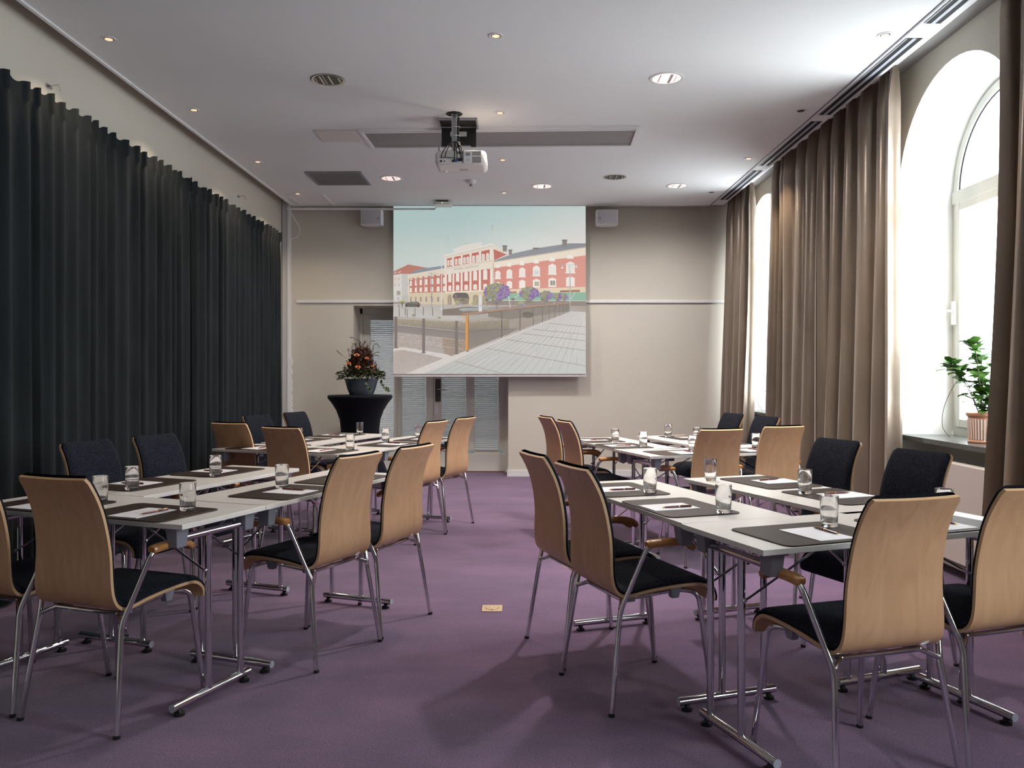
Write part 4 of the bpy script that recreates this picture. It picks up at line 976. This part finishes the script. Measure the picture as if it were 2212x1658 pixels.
for x, y in ((1214.5, 579), (1244.8, 577)): P.poly([(x-3.6, y+1), (x-1.2, y-3), (x+1.2, y-3), (x+3.6, y+1)], 'e0e0e0'); P.rect(x-.4, y-6, x+.4, y-3, 'b8c0c4')
P.line(1098, 636, 1102.5, 667, 1.4, 'e0dedb'); P.line(1208, 645, 1205, 656, 1.4, 'e0dedb')
for x, y in ((1108, 646), (1172, 647), (1000, 647), (1052, 647)): P.disc(x, y, 4.5, 2.6, '6b6a60', 10); P.rect(x-.4, y, x+.4, y+20, '8d8883')
# round flower trees
for x, y, rx, ry in ((1073.7, 629.5, 29, 19), (1143, 633, 21.5, 14), (1179.5, 637.5, 14.5, 10), (1205, 640, 10.5, 8), (1218.5, 641, 7.5, 6.5)):
    P.up(); P.poly([(x-rx*.75, y+ry*.4), (x+rx*.75, y+ry*.4), (x+rx*.12, y+ry*1.45), (x-rx*.12, y+ry*1.45)], '7c746c'); P.rect(x-rx*.06-.5, y+ry*1.3, x+rx*.06+.5, 668, '8d857d')
    P.up(); P.disc(x, y, rx*.93, ry*.93, '8a7a90', 26); P.up()
    for i in range(int(rx*15)):
        a = R_.uniform(0, 2*pi); q = sqrt(R_.random()); dx, dy = q*cos(a), q*sin(a); left = dx+.25*dy < .12 and dx > -.75 and R_.random() < .8
        P.disc(x+rx*dx, y+ry*dy, R_.uniform(.8, 1.9)*(.6+rx/60), R_.uniform(.7, 1.5)*(.6+rx/60), R_.choice(['93a556', 'a3b25f', '7f9148', 'b9b75c']) if left else R_.choice(['8d6cae', 'a07fc0', '7c5f9a', 'b196cc', '6d5a80', '9a74a8']), 6)
# boardwalk, stone kerb, cobbles
P.up(); P.poly([(1000, 770), (1240, 673), (1265, 674), (1265, 807), (915, 807)], ['c5c8c4', 'd6cfca', 'd8d1cb', 'c9cbc8', 'bfc1bc'])
P.poly([(850, 757), (872, 755), (957, 773), (878, 807), (850, 807)], ['b9aca4', 'b5a8a0', 'b6aaa3', 'bfb4ad', 'bcb0a8'])
P.poly([(850, 752), (870, 749.5), (965, 765), (975, 769), (1005, 758), (1080, 729), (1232, 671), (1240, 674), (1060, 750), (922, 807), (876, 807), (957, 774), (930, 767), (872, 756), (850, 759)], 'd9d2cd'); P.up()
for i in range(34):                                        # plank seams run towards the far end of the bridge
    x1 = 930+i*19.5; y1 = 807; xf, yf = 1262+i*.6, 640; t1 = .8 if i < 12 else .8
    x0, y0 = x1+(xf-x1)*t1, y1+(yf-y1)*t1
    if x1 > 1265: t = (x1-1264)/(x1-x0) if x1 > x0 else 0; x1, y1 = x1+(x0-x1)*t, y1+(y0-y1)*t
    if x0 < 1265 and y1 > y0: P.line(x1, y1, x0, y0, .7 if i < 16 else .5, '9da09c')
for i in range(60):
    x = R_.uniform(1000, 1258); y = R_.uniform(700, 800)
    if (y-673)*2.45 > (1240-x)*1.02+14: P.line(x, y, x+(1262-x)*.10, y-(y-640)*.10, 1.6, R_.choice(['d3d6d3', 'c1c4c0', 'b3b6b2']))
for a_ in ((983, 780, 1085, 806), (1051, 752, 1264, 790), (1093, 733, 1264, 757), (1129, 720, 1264, 736), (1150, 711, 1264, 722), (1185, 698, 1264, 706)): P.line(*a_, 1.1, '9c8f85')
for i in range(150):
    y = R_.uniform(758, 806); x = R_.uniform(850, 955-(y-772)*2.3 if y > 772 else 940); P.line(x, y, x+R_.uniform(-3, 4), y+R_.uniform(1, 4), .5, R_.choice(['9a8e86', 'a3978f', 'cfc4bd']))
# railings
P.up()
for y0, y1 in ((684, 697.5), (701, 717), (717, 736), (735, 755)):
    P.line(851, y0, 1006, y1, 1.1 if y0 > 690 else .7, 'bfb0aa' if y0 > 690 else 'a09892')
for x, y in ((876, 663), (863, 666), (880, 667), (897, 666), (915, 663), (935, 664)): P.rect(x-.8, y, x+.8, y+18, '6f6a66')
for k in range(84):
    t = k/83; x = 1014+218*t**.62 if False else 1013+(1232-1013)*(1-(1-t)**1.25); u = (x-1013)/219; P.line(x, 679-24*u, x, 757-84*u**.93, .75-.35*u, '7c7468')
P.line(1012, 757, 1232, 672, 1, '8d857b'); P.up()
for x, y0, y1 in ((855.8, 684, 751), (915.6, 688, 762), (986.5, 693, 764)): P.rect(x-3, y0, x+3, y1, '736864'); P.rect(x-5, y1-1, x+5, y1+1, '8a7f79')
for x, w in ((1084, 2.4), (1123.5, 2.4), (1152, 1.8), (1171.5, 1.6), (1186, 1.2), (1198, 1.1), (1208.5, 1), (1217, 1), (1224, .8)):
    u = (x-1013)/219; P.rect(x-w/2, 677-22*u, x+w/2, 757-84*u, '665f55')
P.rect(1005.5, 682, 1012.5, 757, 'd9974f'); P.rect(1010.6, 682, 1012.5, 757, 'c07f3e'); P.rect(1007.5, 757, 1012, 760, '7f766f')
P.poly([(997, 679), (1000, 677), (1013, 675.5), (1100, 665), (1232, 653.6), (1232, 655.2), (1100, 668), (1013, 680), (999, 680.5)], 'b08268'); P.line(1000, 677.4, 1120, 663.6, .7, 'd0b3a2'); P.line(997, 679.6, 1006, 679.4, 1.4, 'd08b55')
me = bpy.data.meshes.new('projected_picture'); me.from_pydata(P.v, [], P.f)
# wind every face towards the room
at = me.color_attributes.new('Col', 'FLOAT_COLOR', 'CORNER')
li = 0
for pl in me.polygons:
    for q in range(pl.loop_total): at.data[pl.loop_start+q].color = P.c[me.loops[pl.loop_start+q].vertex_index]
me.update()
pm = bpy.data.materials.new('projected_light'); pm.use_nodes = True; bs = pm.node_tree.nodes['Principled BSDF']
ca = N(pm, 'ShaderNodeVertexColor'); ca.layer_name = 'Col'
bs.inputs['Base Color'].default_value = (.09, .09, .09, 1); bs.inputs['Roughness'].default_value = .9; bs.inputs['Specular IOR Level'].default_value = 0
pm.node_tree.links.new(ca.outputs[0], bs.inputs['Emission Color']); bs.inputs['Emission Strength'].default_value = .355
me.materials.append(pm); pic = bpy.data.objects.new('projected_picture', me); COL.objects.link(pic); pic.parent = scr
def lettering(txt, x, y, w, h, rot, hexcol, depth):
    cu = bpy.data.curves.new('lettering', 'FONT'); cu.body = txt; cu.size = 1
    tmp = bpy.data.objects.new('lettering', cu); m_ = bpy.data.meshes.new_from_object(tmp); bpy.data.objects.remove(tmp)
    xs = [v.co.x for v in m_.vertices]; ys_ = [v.co.y for v in m_.vertices]; sx, sy = w/(max(xs)-min(xs)), h/(max(ys_)-min(ys_)); t = math.tan(radians(rot))
    for v in m_.vertices:
        a_, b_ = (v.co.x-min(xs))*sx, (v.co.y-min(ys_))*sy; v.co = sp(x+a_, y-b_-a_*t, depth)
    mm = mat('letter_light', (.02, .02, .02), .9, spec=0, emit=hexc(hexcol), es=.36)
    m_.materials.append(mm); o = bpy.data.objects.new('lettering', m_); COL.objects.link(o); o.parent = pic
lettering('STORA HOTELLET', 981.5, 583.8, 54, 2.9, 8.3, '8f8274', P.k+1)
lettering('THE BISHOPS ARMS', 1211.3, 630.4, 40, 2.6, 1.4, 'd89a6c', P.k+1)
lettering("SHOPS ARMS", 1102, 632.6, 13, 1.9, 1.2, 'd89a6c', P.k+1)
lettering('BISHOPS ARMS', 1249.5, 668.4, 13, 1.5, .5, 'd49a62', P.k+1)
tag(scr, 'pull-down projection screen showing a photo of a red hotel across a harbour', 'projection screen')

# ------------------------------------------------------------------ daylight, lamps, camera
w = bpy.data.worlds.new('World'); SC.world = w; w.use_nodes = True
bg = w.node_tree.nodes['Background']; bg.inputs[0].default_value = (.90, .96, 1., 1); bg.inputs[1].default_value = 5.7
for yc, n in WINS:
    l = bpy.data.lights.new('daylight_portal', 'AREA'); l.shape = 'RECTANGLE'; l.size = 1.4; l.size_y = 2.6; l.cycles.is_portal = True
    q = bpy.data.objects.new('daylight_portal', l); COL.objects.link(q); q.location = (XF+.03, yc, 2.1); q.rotation_euler = (0, radians(90), 0); q.rotation_euler = (radians(90), 0, radians(90))
l = bpy.data.lights.new('corridor_fill', 'AREA'); l.shape = 'RECTANGLE'; l.size = 3.; l.size_y = 1.2; l.energy = 6; l.color = (.93, .96, 1.)  # added lamp inside the closed corridor, lights the door glass from behind
q = bpy.data.objects.new('corridor_fill', l); COL.objects.link(q); q.location = (-1.2, 12.2, 2.75)
cam = bpy.data.cameras.new('camera'); cam.sensor_width = 36; cam.lens = 1774/2212*36; cam.shift_x = -10.5/2212; cam.shift_y = -21/2212; cam.clip_start = .05
co = bpy.data.objects.new('camera', cam); COL.objects.link(co); co.location = (0, 0, H); co.rotation_euler = (radians(90), 0, 0); SC.camera = co
vs = SC.view_settings; vs.view_transform = 'Standard'; vs.look = 'None'; vs.gamma = 1; vs.use_curve_mapping = False; vs.exposure = 1.22
SC.cycles.max_bounces = 12; SC.cycles.transparent_max_bounces = 16; SC.cycles.transmission_bounces = 10; SC.cycles.diffuse_bounces = 6
